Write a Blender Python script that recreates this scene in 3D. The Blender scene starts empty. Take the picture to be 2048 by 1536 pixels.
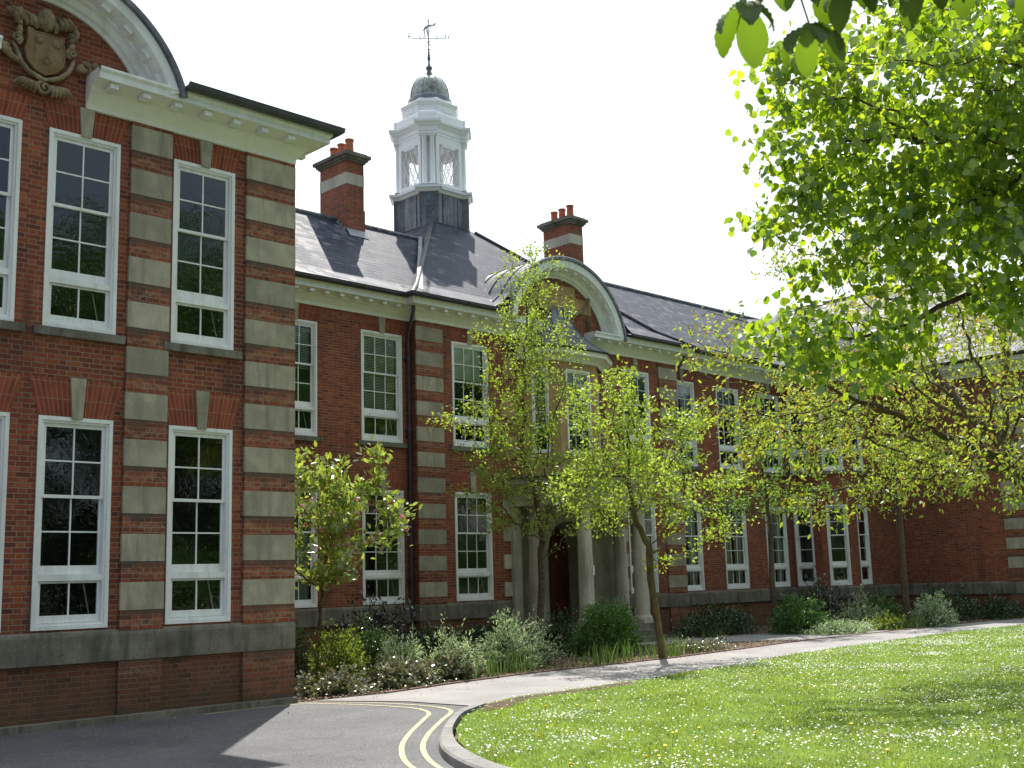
import bpy, math, random
import numpy as np
from mathutils import Vector, Matrix

# ------------------------------------------------------------------ camera, sky, sun, exposure
scene = bpy.context.scene
COL = scene.collection

YAW, PITCH, ROLL = 0.7814, 0.1684, 0.0299
cam_d = bpy.data.cameras.new('camera')
cam = bpy.data.objects.new('camera', cam_d)
COL.objects.link(cam)
_r = Vector((math.cos(YAW), -math.sin(YAW), 0))
_f = Vector((math.sin(YAW) * math.cos(PITCH), math.cos(YAW) * math.cos(PITCH), math.sin(PITCH)))
_u = _r.cross(_f)
_X = _r * math.cos(ROLL) - _u * math.sin(ROLL)
_Y = _r * math.sin(ROLL) + _u * math.cos(ROLL)
_m = Matrix((_X, _Y, -_f)).transposed().to_4x4()
_m.translation = Vector((0, 0, 1.786))
cam.matrix_world = _m
cam_d.sensor_width = 36
cam_d.lens = 41.04
cam_d.clip_start = 0.05
cam_d.clip_end = 2000
cam_d.dof.use_dof = True
cam_d.dof.focus_distance = 24
cam_d.dof.aperture_fstop = 8
scene.camera = cam

SUN_DIR = Vector((4.46, 4.95, 9.55)).normalized()      # towards the sun
SUN_EL = math.asin(SUN_DIR.z)
SUN_AZ = math.atan2(SUN_DIR.x, SUN_DIR.y)
world = bpy.data.worlds.new('World')
scene.world = world
world.use_nodes = True
wn = world.node_tree
bg = wn.nodes['Background']
sky = wn.nodes.new('ShaderNodeTexSky')
sky.sky_type = 'NISHITA'
sky.sun_disc = False
sky.sun_elevation = SUN_EL
sky.sun_rotation = SUN_AZ
sky.dust_density = 2.0
sky.air_density = 1.0
# thin bright cloud laid over the blue
wtc = wn.nodes.new('ShaderNodeTexCoord')
wnz = wn.nodes.new('ShaderNodeTexNoise'); wnz.inputs['Scale'].default_value = 2.2; wnz.inputs['Detail'].default_value = 5
wdt = wn.nodes.new('ShaderNodeVectorMath'); wdt.operation = 'DOT_PRODUCT'; wdt.inputs[1].default_value = SUN_DIR
wma = wn.nodes.new('ShaderNodeMath'); wma.operation = 'MULTIPLY_ADD'; wma.inputs[1].default_value = 0.35
wrp = wn.nodes.new('ShaderNodeValToRGB')
wrp.color_ramp.elements[0].position = 0.18; wrp.color_ramp.elements[0].color = (0.06, 0.06, 0.06, 1)
wrp.color_ramp.elements[1].position = 0.72; wrp.color_ramp.elements[1].color = (0.95, 0.95, 0.95, 1)
wmx = wn.nodes.new('ShaderNodeMix'); wmx.data_type = 'RGBA'
wmx.inputs['B'].default_value = (9.6, 10.5, 11.0, 1)
wn.links.new(wtc.outputs['Generated'], wnz.inputs['Vector'])
wn.links.new(wtc.outputs['Generated'], wdt.inputs[0])
wn.links.new(wnz.outputs['Fac'], wma.inputs[0])
wn.links.new(wdt.outputs['Value'], wma.inputs[2])
wn.links.new(wma.outputs[0], wrp.inputs['Fac'])
wn.links.new(wrp.outputs['Color'], wmx.inputs['Factor'])
wn.links.new(sky.outputs['Color'], wmx.inputs['A'])
wn.links.new(wmx.outputs['Result'], bg.inputs['Color'])
bg.inputs['Strength'].default_value = 0.08

sun_d = bpy.data.lights.new('sun', 'SUN')
sun_d.energy = 5.0
sun_d.angle = math.radians(0.5)
sun_d.color = (1.0, 0.95, 0.87)
sun = bpy.data.objects.new('sun', sun_d)
COL.objects.link(sun)
sun.rotation_euler = (-SUN_DIR).to_track_quat('-Z', 'Y').to_euler()

scene.view_settings.view_transform = 'Standard'
scene.view_settings.look = 'None'
scene.view_settings.exposure = 0.78
scene.view_settings.gamma = 1
scene.render.engine = 'CYCLES'
scene.cycles.max_bounces = 8
scene.cycles.transparent_max_bounces = 16

# ------------------------------------------------------------------ node helpers
class NT:
    def __init__(s, name):
        s.m = bpy.data.materials.new(name); s.m.use_nodes = True
        s.t = s.m.node_tree; s.t.nodes.clear()
        s.out = s.t.nodes.new('ShaderNodeOutputMaterial')
    def n(s, typ, **kw):
        nd = s.t.nodes.new('ShaderNode' + typ)
        for k, v in kw.items(): setattr(nd, k, v)
        return nd
    def l(s, a, b): s.t.links.new(a, b)
    def put(s, sock, v):
        if isinstance(v, bpy.types.NodeSocket): s.l(v, sock)
        elif v is not None: sock.default_value = v
    def math(s, op, a, b=None, c=None):
        nd = s.n('Math', operation=op)
        s.put(nd.inputs[0], a); s.put(nd.inputs[1], b)
        if c is not None: s.put(nd.inputs[2], c)
        return nd.outputs[0]
    def noise(s, vec, scale, detail=4, rough=0.55):
        nd = s.n('TexNoise'); nd.inputs['Scale'].default_value = scale
        nd.inputs['Detail'].default_value = detail; nd.inputs['Roughness'].default_value = rough
        if vec is not None: s.l(vec, nd.inputs['Vector'])
        return nd.outputs['Fac']
    def ramp(s, fac, stops):
        nd = s.n('ValToRGB'); s.put(nd.inputs[0], fac)
        e = nd.color_ramp.elements
        while len(e) < len(stops): e.new(0.5)
        for i, (p, c) in enumerate(stops):
            e[i].position = p; e[i].color = (*c, 1) if len(c) == 3 else c
        return nd.outputs[0]
    def mix(s, fac, a, b, mode='MIX'):
        nd = s.n('Mix', data_type='RGBA', blend_type=mode)
        s.put(nd.inputs['Factor'], fac)
        for k, v in (('A', a), ('B', b)):
            if isinstance(v, tuple) and len(v) == 3: v = (*v, 1)
            s.put(nd.inputs[k], v)
        return nd.outputs['Result']
    def pos(s): return s.n('NewGeometry').outputs['Position']
    def obj(s): return s.n('TexCoord').outputs['Object']
    def bump(s, h, strength=0.4, dist=0.01):
        nd = s.n('Bump'); nd.inputs['Strength'].default_value = strength; nd.inputs['Distance'].default_value = dist
        s.l(h, nd.inputs['Height']); return nd.outputs[0]
    def bsdf(s, color, rough=0.8, normal=None, metallic=0.0, spec=0.5):
        nd = s.n('BsdfPrincipled')
        if isinstance(color, tuple) and len(color) == 3: color = (*color, 1)
        s.put(nd.inputs['Base Color'], color); s.put(nd.inputs['Roughness'], rough)
        s.put(nd.inputs['Metallic'], metallic); s.put(nd.inputs['Specular IOR Level'], spec)
        if normal is not None: s.l(normal, nd.inputs['Normal'])
        return nd.outputs[0]
    def done(s, sh): s.l(sh, s.out.inputs[0]); return s.m
    def uv(s):
        """horizontal run along the surface and height (slope length) up it, in metres"""
        g = s.n('NewGeometry')
        p = s.n('SeparateXYZ'); s.l(g.outputs['Position'], p.inputs[0])
        q = s.n('SeparateXYZ'); s.l(g.outputs['True Normal'], q.inputs[0])
        hl = s.math('MAXIMUM', s.math('SQRT', s.math('ADD', s.math('MULTIPLY', q.outputs[0], q.outputs[0]), s.math('MULTIPLY', q.outputs[1], q.outputs[1]))), 0.02)
        u = s.math('SUBTRACT', s.math('MULTIPLY', p.outputs[1], q.outputs[0]), s.math('MULTIPLY', p.outputs[0], q.outputs[1]))
        return s.math('DIVIDE', u, hl), s.math('DIVIDE', p.outputs[2], hl)
    def vec(s, a, b, c=0.0):
        nd = s.n('CombineXYZ'); s.put(nd.inputs[0], a); s.put(nd.inputs[1], b); s.put(nd.inputs[2], c); return nd.outputs[0]

def brick_nodes(s, u, v, row=0.0745, period=0.338, stretch=0.667, joint=0.0055, base=None, mortar=(0.36, 0.29, 0.23)):
    r = s.math('DIVIDE', v, row)
    rf = s.math('FLOOR', r); fy = s.math('FRACT', r)
    uo = s.math('ADD', s.math('DIVIDE', u, period), s.math('MULTIPLY', s.math('FLOORED_MODULO', rf, 2.0), 0.5))
    bi = s.math('FLOOR', uo); fx = s.math('FRACT', uo)
    dx = s.math('MINIMUM', s.math('MINIMUM', fx, s.math('SUBTRACT', 1.0, fx)), s.math('ABSOLUTE', s.math('SUBTRACT', fx, stretch)))
    dx = s.math('MULTIPLY', dx, period)
    dy = s.math('MULTIPLY', s.math('MINIMUM', fy, s.math('SUBTRACT', 1.0, fy)), row)
    d = s.math('MINIMUM', dx, dy)
    wob = s.math('MULTIPLY', s.noise(s.vec(u, v), 60, 2), 0.004)
    solid = s.math('SMOOTH_MIN', 1.0, s.math('DIVIDE', s.math('MAXIMUM', s.math('SUBTRACT', d, s.math('SUBTRACT', joint, s.math('SUBTRACT', wob, 0.002))), 0.0), 0.003), 0.1)
    ident = s.vec(s.math('ADD', bi, s.math('MULTIPLY', s.math('GREATER_THAN', fx, stretch), 0.37)), rf, 3.1)
    wn_ = s.n('TexWhiteNoise', noise_dimensions='3D'); s.l(ident, wn_.inputs['Vector'])
    col = s.ramp(wn_.outputs['Value'], base or [(0.0, (0.12, 0.04, 0.03)), (0.12, (0.20, 0.054, 0.032)), (0.45, (0.262, 0.07, 0.035)), (0.8, (0.31, 0.086, 0.041)), (1.0, (0.36, 0.122, 0.064))])
    return col, solid, wn_.outputs['Value']

def mat_brick(name, gain=1.0, dirty=0.4, grime_z=None, wash=None, st=0.55):
    s = NT(name); u, v = s.uv()
    col, solid, rnd = brick_nodes(s, u, v)
    big = s.noise(s.vec(u, v), 0.55, 5, 0.6)
    fine = s.noise(s.vec(u, v), 35, 3)
    dark = s.ramp(big, [(0.32, (1 - dirty, 1 - dirty, 1 - dirty * 0.9)), (0.62, (1.06 * gain, 1.03 * gain, 1.0 * gain))])
    c = s.mix(1.0, col, dark, 'MULTIPLY')
    c = s.mix(1.0, c, s.ramp(fine, [(0.3, (0.78, 0.78, 0.78)), (0.7, (1.15, 1.12, 1.1))]), 'MULTIPLY')
    mort = s.mix(s.noise(s.vec(u, v), 1.3, 4), (0.17, 0.105, 0.075), (0.33, 0.225, 0.155))
    c = s.mix(solid, mort, c)
    mp = s.n('Mapping'); mp.inputs['Scale'].default_value = (2.2, 2.2, 0.28); s.l(s.pos(), mp.inputs['Vector'])
    streak = s.noise(mp.outputs[0], 1.0, 6, 0.7)
    c = s.mix(s.ramp(streak, [(0.55, (0, 0, 0)), (0.72, (st,) * 3)]), c, (0.07, 0.034, 0.026))
    if wash is not None:                            # soot washed down from the underside of each stone
        p = s.n('SeparateXYZ'); s.l(s.pos(), p.inputs[0])
        fr = s.math('FRACT', s.math('DIVIDE', s.math('SUBTRACT', wash + 7.0, p.outputs[2]), 0.7))
        w_ = s.math('ADD', fr, s.math('MULTIPLY', s.math('SUBTRACT', s.noise(s.vec(u, v, 2.2), 3.5, 6, 0.75), 0.5), 0.75))
        c = s.mix(s.ramp(w_, [(0.02, (0.85,) * 3), (0.20, (0, 0, 0))]), c, (0.085, 0.072, 0.055))
        c = s.mix(s.ramp(s.math('ABSOLUTE', s.math('SUBTRACT', w_, 0.27)), [(0.0, (0.35,) * 3), (0.07, (0, 0, 0))]), c, (0.40, 0.29, 0.19))
    pale = s.noise(s.vec(u, v, 7.7), 1.7, 6, 0.75)
    c = s.mix(s.ramp(pale, [(0.60, (0, 0, 0)), (0.74, (0.28,) * 3)]), c, (0.42, 0.24, 0.15))
    if grime_z is not None:      # green-brown grime that grows low on the wall, ragged edge
        p = s.n('SeparateXYZ'); s.l(s.pos(), p.inputs[0])
        h = s.math('ADD', p.outputs[2], s.math('MULTIPLY', s.noise(s.vec(u, v), 1.1, 5), 1.0))
        g = s.ramp(s.math('DIVIDE', h, grime_z), [(0.3, (1, 1, 1)), (1.0, (0, 0, 0))])
        c = s.mix(s.math('MULTIPLY', g, 0.7), c, (0.075, 0.062, 0.035))
    hgt = s.math('ADD', solid, s.math('MULTIPLY', fine, 0.25))
    return s.done(s.bsdf(c, s.ramp(rnd, [(0, (0.75,) * 3), (1, (0.95,) * 3)]), s.bump(hgt, 0.7, 0.006), spec=0.25))

def mat_soldier(name):
    """gauged brick arch, bricks fanning from a point below the opening; object coordinates centred on the arch"""
    s = NT(name)
    p = s.n('SeparateXYZ'); s.l(s.obj(), p.inputs[0])
    zz = s.math('ADD', p.outputs[2], 1.9)
    ang = s.math('DIVIDE', p.outputs[0], zz)
    u = s.math('MULTIPLY', ang, 2.1)
    col, solid, rnd = brick_nodes(s, p.outputs[2], u, row=0.07, period=0.5, stretch=0.5, joint=0.0045,
        base=[(0.0, (0.19, 0.042, 0.027)), (0.5, (0.26, 0.058, 0.032)), (1.0, (0.31, 0.08, 0.042))])
    c = s.mix(solid, (0.29, 0.17, 0.11), col)
    c = s.mix(1.0, c, s.ramp(s.noise(s.pos(), 3, 4), [(0.3, (0.75,) * 3), (0.7, (1.1,) * 3)]), 'MULTIPLY')
    return s.done(s.bsdf(c, 0.85, s.bump(solid, 0.5, 0.005), spec=0.25))

def mat_noise(name, c1, c2, scale=3, rough=0.8, fine=40, fine_amt=0.25, bump=0.3, c3=None, metallic=0, spec=0.4, stain=None, lo=0.35, hi=0.65):
    s = NT(name); P = s.pos()
    n1 = s.noise(P, scale, 6, 0.6); n2 = s.noise(P, fine, 3)
    stops = [(lo, c1), (hi, c2)] if c3 is None else [(lo, c1), (0.5, c2), (hi, c3)]
    c = s.ramp(n1, stops)
    c = s.mix(1.0, c, s.ramp(n2, [(0.3, (1 - fine_amt,) * 3), (0.7, (1 + fine_amt,) * 3)]), 'MULTIPLY')
    if 'limestone' in name:
        c = s.mix(1.0, c, s.ramp(s.n('ObjectInfo').outputs['Random'], [(0, (0.78, 0.77, 0.74)), (1, (1.12, 1.1, 1.06))]), 'MULTIPLY')
        edge = s.noise(P, 9, 5, 0.8)
        c = s.mix(s.ramp(edge, [(0.60, (0, 0, 0)), (0.70, (0.5,) * 3)]), c, (0.13, 0.12, 0.10))
    if stain:
        mp = s.n('Mapping'); mp.inputs['Scale'].default_value = (6, 6, 0.7); s.l(P, mp.inputs['Vector'])
        st = s.noise(mp.outputs[0], 1.0, 5, 0.65)
        c = s.mix(s.ramp(st, [(0.48, (0, 0, 0)), (0.68, (0.8,) * 3)]), c, stain)
    return s.done(s.bsdf(c, rough, s.bump(n2, bump, 0.004) if bump else None, metallic, spec))

M = {}
M['brick'] = mat_brick('brick_wall', 1.0, 0.32, 2.0)
M['brick_old'] = mat_brick('weathered_brick', 0.92, 0.42, 2.2, None, 0.7)
M['brick_striped'] = mat_brick('striped_pilaster_brick', 0.97, 0.38, 1.6, 8.557)
M['brick_gable'] = mat_brick('brick_gable', 0.95, 0.3)
M['soldier'] = mat_soldier('gauged_brick')
M['stone'] = mat_noise('limestone', (0.29, 0.265, 0.20), (0.43, 0.395, 0.305), 2.2, 0.88, 45, 0.14, 0.3, stain=(0.21, 0.195, 0.15))
M['stone_pale'] = mat_noise('pale_limestone', (0.40, 0.375, 0.32), (0.52, 0.49, 0.42), 1.5, 0.85, 50, 0.1, 0.2, stain=(0.30, 0.27, 0.22))
M['stone_band'] = mat_noise('weathered_stone', (0.11, 0.10, 0.075), (0.22, 0.205, 0.16), 1.6, 0.9, 40, 0.2, 0.35, stain=(0.06, 0.058, 0.045))
M['stone_ochre'] = mat_noise('ochre_stone', (0.36, 0.22, 0.095), (0.48, 0.31, 0.15), 1.4, 0.85, 40, 0.12, 0.3, stain=(0.25, 0.17, 0.09))
M['carving'] = mat_noise('carved_stone', (0.17, 0.12, 0.065), (0.36, 0.29, 0.18), 3.5, 0.9, 30, 0.25, 0.4, stain=(0.08, 0.065, 0.045))
M['shield_stone'] = mat_noise('shield_stone', (0.19, 0.125, 0.06), (0.29, 0.20, 0.10), 3, 0.9, 40, 0.15, 0.3, stain=(0.10, 0.075, 0.045))
M['white'] = mat_noise('white_paint', (0.74, 0.75, 0.74), (0.82, 0.83, 0.82), 2.0, 0.42, 30, 0.03, 0.06, stain=(0.62, 0.62, 0.58))
M['cream'] = mat_noise('cream_paint', (0.74, 0.735, 0.64), (0.80, 0.795, 0.71), 1.2, 0.55, 30, 0.04, 0.06, stain=(0.72, 0.71, 0.62))
M['white_clean'] = mat_noise('clean_white_paint', (0.82, 0.83, 0.84), (0.86, 0.87, 0.88), 2.0, 0.4, 30, 0.02, 0.04)
M['lead'] = mat_noise('lead_sheet', (0.055, 0.062, 0.078), (0.14, 0.15, 0.175), 2.5, 0.42, 12, 0.3, 0.15, spec=0.5, stain=(0.25, 0.26, 0.27))
M['lead_light'] = mat_noise('lead_flashing', (0.16, 0.18, 0.21), (0.26, 0.28, 0.31), 2.5, 0.36, 12, 0.15, 0.15, spec=0.6)
M['dome'] = mat_noise('patinated_dome', (0.10, 0.115, 0.075), (0.23, 0.25, 0.22), 4.5, 0.3, 14, 0.25, 0.1, c3=(0.36, 0.40, 0.42), spec=0.7)
M['gutter'] = mat_noise('gutter_paint', (0.035, 0.037, 0.042), (0.06, 0.062, 0.068), 4, 0.45, 30, 0.1, 0.05)
M['pipe'] = mat_noise('downpipe_paint', (0.035, 0.036, 0.05), (0.06, 0.06, 0.08), 3, 0.4, 30, 0.1, 0.05)
M['terracotta'] = mat_noise('terracotta', (0.33, 0.09, 0.045), (0.46, 0.15, 0.07), 6, 0.8, 30, 0.2, 0.2)
M['interior'] = mat_noise('dark_room', (0.018, 0.018, 0.02), (0.03, 0.03, 0.032), 1, 0.9, 10, 0.1, 0)  # unlit depth behind the panes, put into a near-black colour
M['blind'] = mat_noise('blind_slats', (0.72, 0.76, 0.72), (0.80, 0.83, 0.79), 2, 0.6, 30, 0.04, 0)
M['door'] = mat_noise('door_wood', (0.055, 0.012, 0.010), (0.11, 0.024, 0.016), 3, 0.35, 30, 0.2, 0.1)
M['brass'] = mat_noise('brass', (0.5, 0.38, 0.15), (0.62, 0.48, 0.2), 8, 0.3, 30, 0.1, 0, metallic=1)
M['paper'] = mat_noise('notice_paper', (0.75, 0.76, 0.78), (0.8, 0.8, 0.82), 8, 0.7, 30, 0.03, 0)
M['black'] = mat_noise('black_plastic', (0.012, 0.012, 0.014), (0.03, 0.03, 0.034), 5, 0.35, 30, 0.1, 0)
M['bark'] = mat_noise('bark', (0.055, 0.038, 0.024), (0.13, 0.09, 0.055), 12, 0.92, 60, 0.35, 0.8)
M['bark_green'] = mat_noise('mossy_bark', (0.075, 0.05, 0.022), (0.14, 0.115, 0.045), 6, 0.92, 60, 0.35, 0.8)
M['stalk'] = mat_noise('green_stalk', (0.05, 0.065, 0.02), (0.09, 0.11, 0.04), 12, 0.8, 60, 0.2, 0)

def mat_glass():
    s = NT('window_glass')
    fr = s.n('Fresnel'); fr.inputs['IOR'].default_value = 1.5
    nz = s.bump(s.noise(s.pos(), 3.2, 3), 0.35, 0.01)
    gl = s.n('BsdfGlossy'); gl.inputs['Roughness'].default_value = 0.015; s.l(nz, gl.inputs['Normal'])
    tr = s.n('BsdfTransparent'); tr.inputs['Color'].default_value = (0.86, 0.89, 0.88, 1)
    mx = s.n('MixShader'); s.l(s.math('MULTIPLY', fr.outputs[0], 2.5), mx.inputs[0]); s.l(tr.outputs[0], mx.inputs[1]); s.l(gl.outputs[0], mx.inputs[2])
    return s.done(mx.outputs[0])
M['glass'] = mat_glass()

def mat_slate():
    s = NT('slate'); u, v = s.uv()
    row = 0.21
    r = s.math('DIVIDE', v, row); rf = s.math('FLOOR', r); fy = s.math('FRACT', r)
    uo = s.math('ADD', s.math('DIVIDE', u, 0.27), s.math('MULTIPLY', s.math('FLOORED_MODULO', rf, 2.0), 0.5))
    bi = s.math('FLOOR', uo); fx = s.math('FRACT', uo)
    w = s.n('TexWhiteNoise', noise_dimensions='3D'); s.l(s.vec(bi, rf, 1.7), w.inputs['Vector'])
    c = s.ramp(w.outputs['Value'], [(0, (0.04, 0.047, 0.068)), (0.5, (0.06, 0.07, 0.098)), (0.85, (0.088, 0.096, 0.122)), (1, (0.155, 0.16, 0.18))])
    big = s.noise(s.vec(u, v), 0.8, 5)
    c = s.mix(1.0, c, s.ramp(big, [(0.35, (0.8, 0.8, 0.82)), (0.65, (1.25, 1.2, 1.15))]), 'MULTIPLY')
    gapx = s.math('MINIMUM', fx, s.math('SUBTRACT', 1.0, fx))
    gap = s.math('LESS_THAN', gapx, 0.022)
    gap2 = s.math('LESS_THAN', fy, 0.11)
    g = s.math('MAXIMUM', gap, gap2)
    c = s.mix(s.math('MULTIPLY', g, 0.9), c, (0.012, 0.012, 0.016))
    hgt = s.math('ADD', s.math('MULTIPLY', s.math('SUBTRACT', 1.0, fy), 1.0), s.math('MULTIPLY', w.outputs['Value'], 0.35))
    hgt = s.math('ADD', hgt, s.math('MULTIPLY', s.noise(s.vec(u, v), 25, 3), 0.4))
    rough = s.ramp(w.outputs['Value'], [(0, (0.5,) * 3), (1, (0.75,) * 3)])
    return s.done(s.bsdf(c, rough, s.bump(hgt, 0.6, 0.012), spec=0.10))
M['slate'] = mat_slate()

def mat_asphalt():
    s = NT('asphalt'); P = s.pos()
    v = s.n('TexVoronoi'); v.inputs['Scale'].default_value = 60; s.l(P, v.inputs['Vector'])
    sp = s.ramp(s.n('SeparateColor').outputs[0] if False else v.outputs['Distance'], [(0.0, (1.9,) * 3), (0.5, (0.6,) * 3)])
    c = s.ramp(s.noise(P, 0.6, 6, 0.6), [(0.35, (0.10, 0.10, 0.108)), (0.65, (0.15, 0.148, 0.152))])
    c = s.mix(1.0, c, sp, 'MULTIPLY')
    n = s.noise(P, 120, 2)
    c = s.mix(s.ramp(n, [(0.62, (0, 0, 0)), (0.7, (0.6,) * 3)]), c, (0.26, 0.25, 0.24))
    c = s.mix(s.ramp(s.noise(P, 2.3, 6, 0.7), [(0.6, (0, 0, 0)), (0.72, (0.35,) * 3)]), c, (0.045, 0.045, 0.047))
    dv = s.n('TexVoronoi', feature='DISTANCE_TO_EDGE'); dv.inputs['Scale'].default_value = 0.55
    wp = s.n('VectorMath', operation='ADD'); s.l(P, wp.inputs[0])
    wq = s.n('TexNoise'); wq.inputs['Scale'].default_value = 2.5; wq.inputs['Detail'].default_value = 6; s.l(P, wq.inputs['Vector']); s.l(wq.outputs['Color'], wp.inputs[1]); s.l(wp.outputs[0], dv.inputs['Vector'])
    c = s.mix(s.ramp(dv.outputs['Distance'], [(0.0, (0.5,) * 3), (0.012, (0, 0, 0))]), c, (0.03, 0.03, 0.03))
    return s.done(s.bsdf(c, 0.82, s.bump(n, 0.8, 0.006), spec=0.3))
M['asphalt'] = mat_asphalt()
M['path'] = mat_noise('path_tarmac', (0.215, 0.205, 0.203), (0.28, 0.268, 0.265), 0.9, 0.9, 130, 0.26, 0.5, spec=0.25)
M['kerb'] = mat_noise('granite_kerb', (0.15, 0.147, 0.143), (0.235, 0.23, 0.222), 2.5, 0.88, 110, 0.25, 0.4)
M['path_edging'] = mat_noise('path_edging', (0.10, 0.055, 0.045), (0.17, 0.09, 0.07), 4, 0.9, 60, 0.25, 0.3)

def mat_yellow():
    s = NT('yellow_line'); P = s.pos()
    wear = s.ramp(s.noise(P, 26, 5, 0.7), [(0.50, (0, 0, 0)), (0.62, (1,) * 3)])
    c = s.ramp(s.noise(P, 3, 4), [(0.3, (0.40, 0.34, 0.18)), (0.7, (0.52, 0.45, 0.27))])
    c = s.mix(s.math('MULTIPLY', wear, 0.75), c, (0.09, 0.09, 0.09))
    return s.done(s.bsdf(c, 0.75, None, spec=0.3))
M['yellow'] = mat_yellow()

def mat_ground(name, stops, scale=2.0, fine=30):
    s = NT(name); P = s.pos()
    c = s.ramp(s.noise(P, scale, 6, 0.65), stops)
    n2 = s.noise(P, fine, 4, 0.7)
    c = s.mix(1.0, c, s.ramp(n2, [(0.3, (0.55,) * 3), (0.7, (1.4,) * 3)]), 'MULTIPLY')
    return s.done(s.bsdf(c, 0.95, s.bump(n2, 0.9, 0.02), spec=0.15))
M['lawn'] = mat_ground('lawn_turf', [(0.3, (0.075, 0.13, 0.022)), (0.5, (0.11, 0.18, 0.03)), (0.72, (0.15, 0.2, 0.045))], 0.9)
M['far_ground'] = mat_ground('far_ground', [(0.3, (0.11, 0.105, 0.085)), (0.7, (0.19, 0.18, 0.15))], 0.4, 20)
M['mulch'] = mat_ground('bark_mulch', [(0.3, (0.06, 0.038, 0.026)), (0.7, (0.15, 0.105, 0.075))], 3.0, 45)

def mat_leaf(name, cols, trans=0.45, tcol=None, rough=0.4, gloss=0.035, fine=None):
    s = NT(name)
    rnd = s.n('NewGeometry').outputs['Random Per Island']
    k = len(cols)
    c = s.ramp(rnd, [(i / (k - 1) if k > 1 else 0, cc) for i, cc in enumerate(cols)])
    n = s.noise(s.pos(), 1.4, 3)
    lo_, hi_ = fine or (0.8, 1.2)
    c = s.mix(1.0, c, s.ramp(n, [(0.3, (lo_, lo_, lo_)), (0.7, (hi_, hi_, hi_ * .92))]), 'MULTIPLY')
    df = s.n('BsdfDiffuse'); s.l(c, df.inputs[0])
    tl = s.n('BsdfTranslucent')
    tc = s.mix(1.0, c, (*(tcol or (1.6, 1.75, 0.7)), 1), 'MULTIPLY'); s.l(tc, tl.inputs[0])
    m1 = s.n('MixShader'); m1.inputs[0].default_value = trans; s.l(df.outputs[0], m1.inputs[1]); s.l(tl.outputs[0], m1.inputs[2])
    gl = s.n('BsdfGlossy'); gl.inputs['Roughness'].default_value = rough; gl.inputs['Color'].default_value = (0.9, 0.95, 0.9, 1)
    m2 = s.n('MixShader'); m2.inputs[0].default_value = gloss; s.l(m1.outputs[0], m2.inputs[1]); s.l(gl.outputs[0], m2.inputs[2])
    return s.done(m2.outputs[0])
M['leaf_young'] = mat_leaf('young_tree_leaf', [(0.17, 0.23, 0.04), (0.23, 0.31, 0.055), (0.32, 0.38, 0.10)], 0.55, (1.45, 1.5, 0.7))
M['leaf_shade'] = mat_leaf('shaded_green_leaf', [(0.06, 0.13, 0.035), (0.11, 0.19, 0.05), (0.2, 0.28, 0.09)], 0.48)  # darker greens: the shade this tree stands in is put into its leaves
M['leaf_lime'] = mat_leaf('lime_tree_leaf', [(0.08, 0.16, 0.018), (0.17, 0.27, 0.03), (0.29, 0.39, 0.06)], 0.62, (1.9, 1.75, 0.45), 0.35, 0.06)
M['leaf_bronze'] = mat_leaf('bronze_cherry_leaf', [(0.25, 0.15, 0.07), (0.20, 0.27, 0.05), (0.24, 0.34, 0.06), (0.32, 0.41, 0.10), (0.22, 0.31, 0.06), (0.27, 0.36, 0.08), (0.26, 0.20, 0.08)], 0.48, (1.6, 1.45, 0.6))
M['leaf_magnolia'] = mat_leaf('shrub_tree_leaf', [(0.14, 0.21, 0.045), (0.22, 0.29, 0.07), (0.33, 0.38, 0.13)], 0.45, (1.5, 1.5, 0.6), 0.35, 0.08)
M['blossom'] = mat_leaf('pink_blossom', [(0.42, 0.12, 0.18), (0.6, 0.28, 0.33), (0.7, 0.45, 0.48)], 0.4, (1.2, 1.0, 1.0))
M['leaf_chestnut'] = mat_leaf('horse_chestnut_leaf', [(0.035, 0.07, 0.012), (0.055, 0.11, 0.018)], 0.58, (2.9, 2.5, 0.5), 0.5, 0.05)  # shade of the canopy overhead is put into these dark leaf colours
M['leaf_dark'] = mat_leaf('dark_evergreen_leaf', [(0.015, 0.04, 0.012), (0.025, 0.06, 0.018), (0.045, 0.09, 0.028)], 0.25, None, 0.35, 0.08)
M['leaf_mid'] = mat_leaf('mid_green_leaf', [(0.04, 0.10, 0.024), (0.07, 0.16, 0.036), (0.13, 0.24, 0.06)], 0.4, None, 0.4, 0.06)
M['leaf_gold'] = mat_leaf('golden_green_leaf', [(0.07, 0.13, 0.025), (0.15, 0.20, 0.035), (0.30, 0.32, 0.06)], 0.4)
M['leaf_silver'] = mat_leaf('silver_sage_leaf', [(0.17, 0.25, 0.13), (0.36, 0.46, 0.28), (0.66, 0.72, 0.55)], 0.3, (1.1, 1.2, 0.8), 0.6, 0.04)
M['leaf_purple'] = mat_leaf('purple_brown_leaf', [(0.03, 0.022, 0.024), (0.055, 0.045, 0.045), (0.05, 0.07, 0.04)], 0.2, (1.2, 1, 1), 0.35, 0.1)
M['leaf_bronze_low'] = mat_leaf('bronze_groundcover_leaf', [(0.08, 0.05, 0.035), (0.16, 0.13, 0.075), (0.14, 0.19, 0.06), (0.20, 0.24, 0.11), (0.42, 0.39, 0.33)], 0.25, (1.2, 1.1, 0.8), 0.3, 0.13)
M['leaf_blade'] = mat_leaf('blade_leaf', [(0.05, 0.10, 0.03), (0.08, 0.14, 0.045), (0.15, 0.20, 0.08)], 0.35)
M['grass'] = mat_leaf('grass_blade', [(0.13, 0.19, 0.05), (0.18, 0.25, 0.065), (0.25, 0.31, 0.10), (0.33, 0.35, 0.17)], 0.5, (1.5, 1.6, 0.5), 0.4, 0.04, (0.68, 1.28))
M['petal'] = mat_leaf('daisy_petal', [(0.7, 0.7, 0.68), (0.8, 0.8, 0.8)], 0.3, (1, 1, 1))
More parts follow.
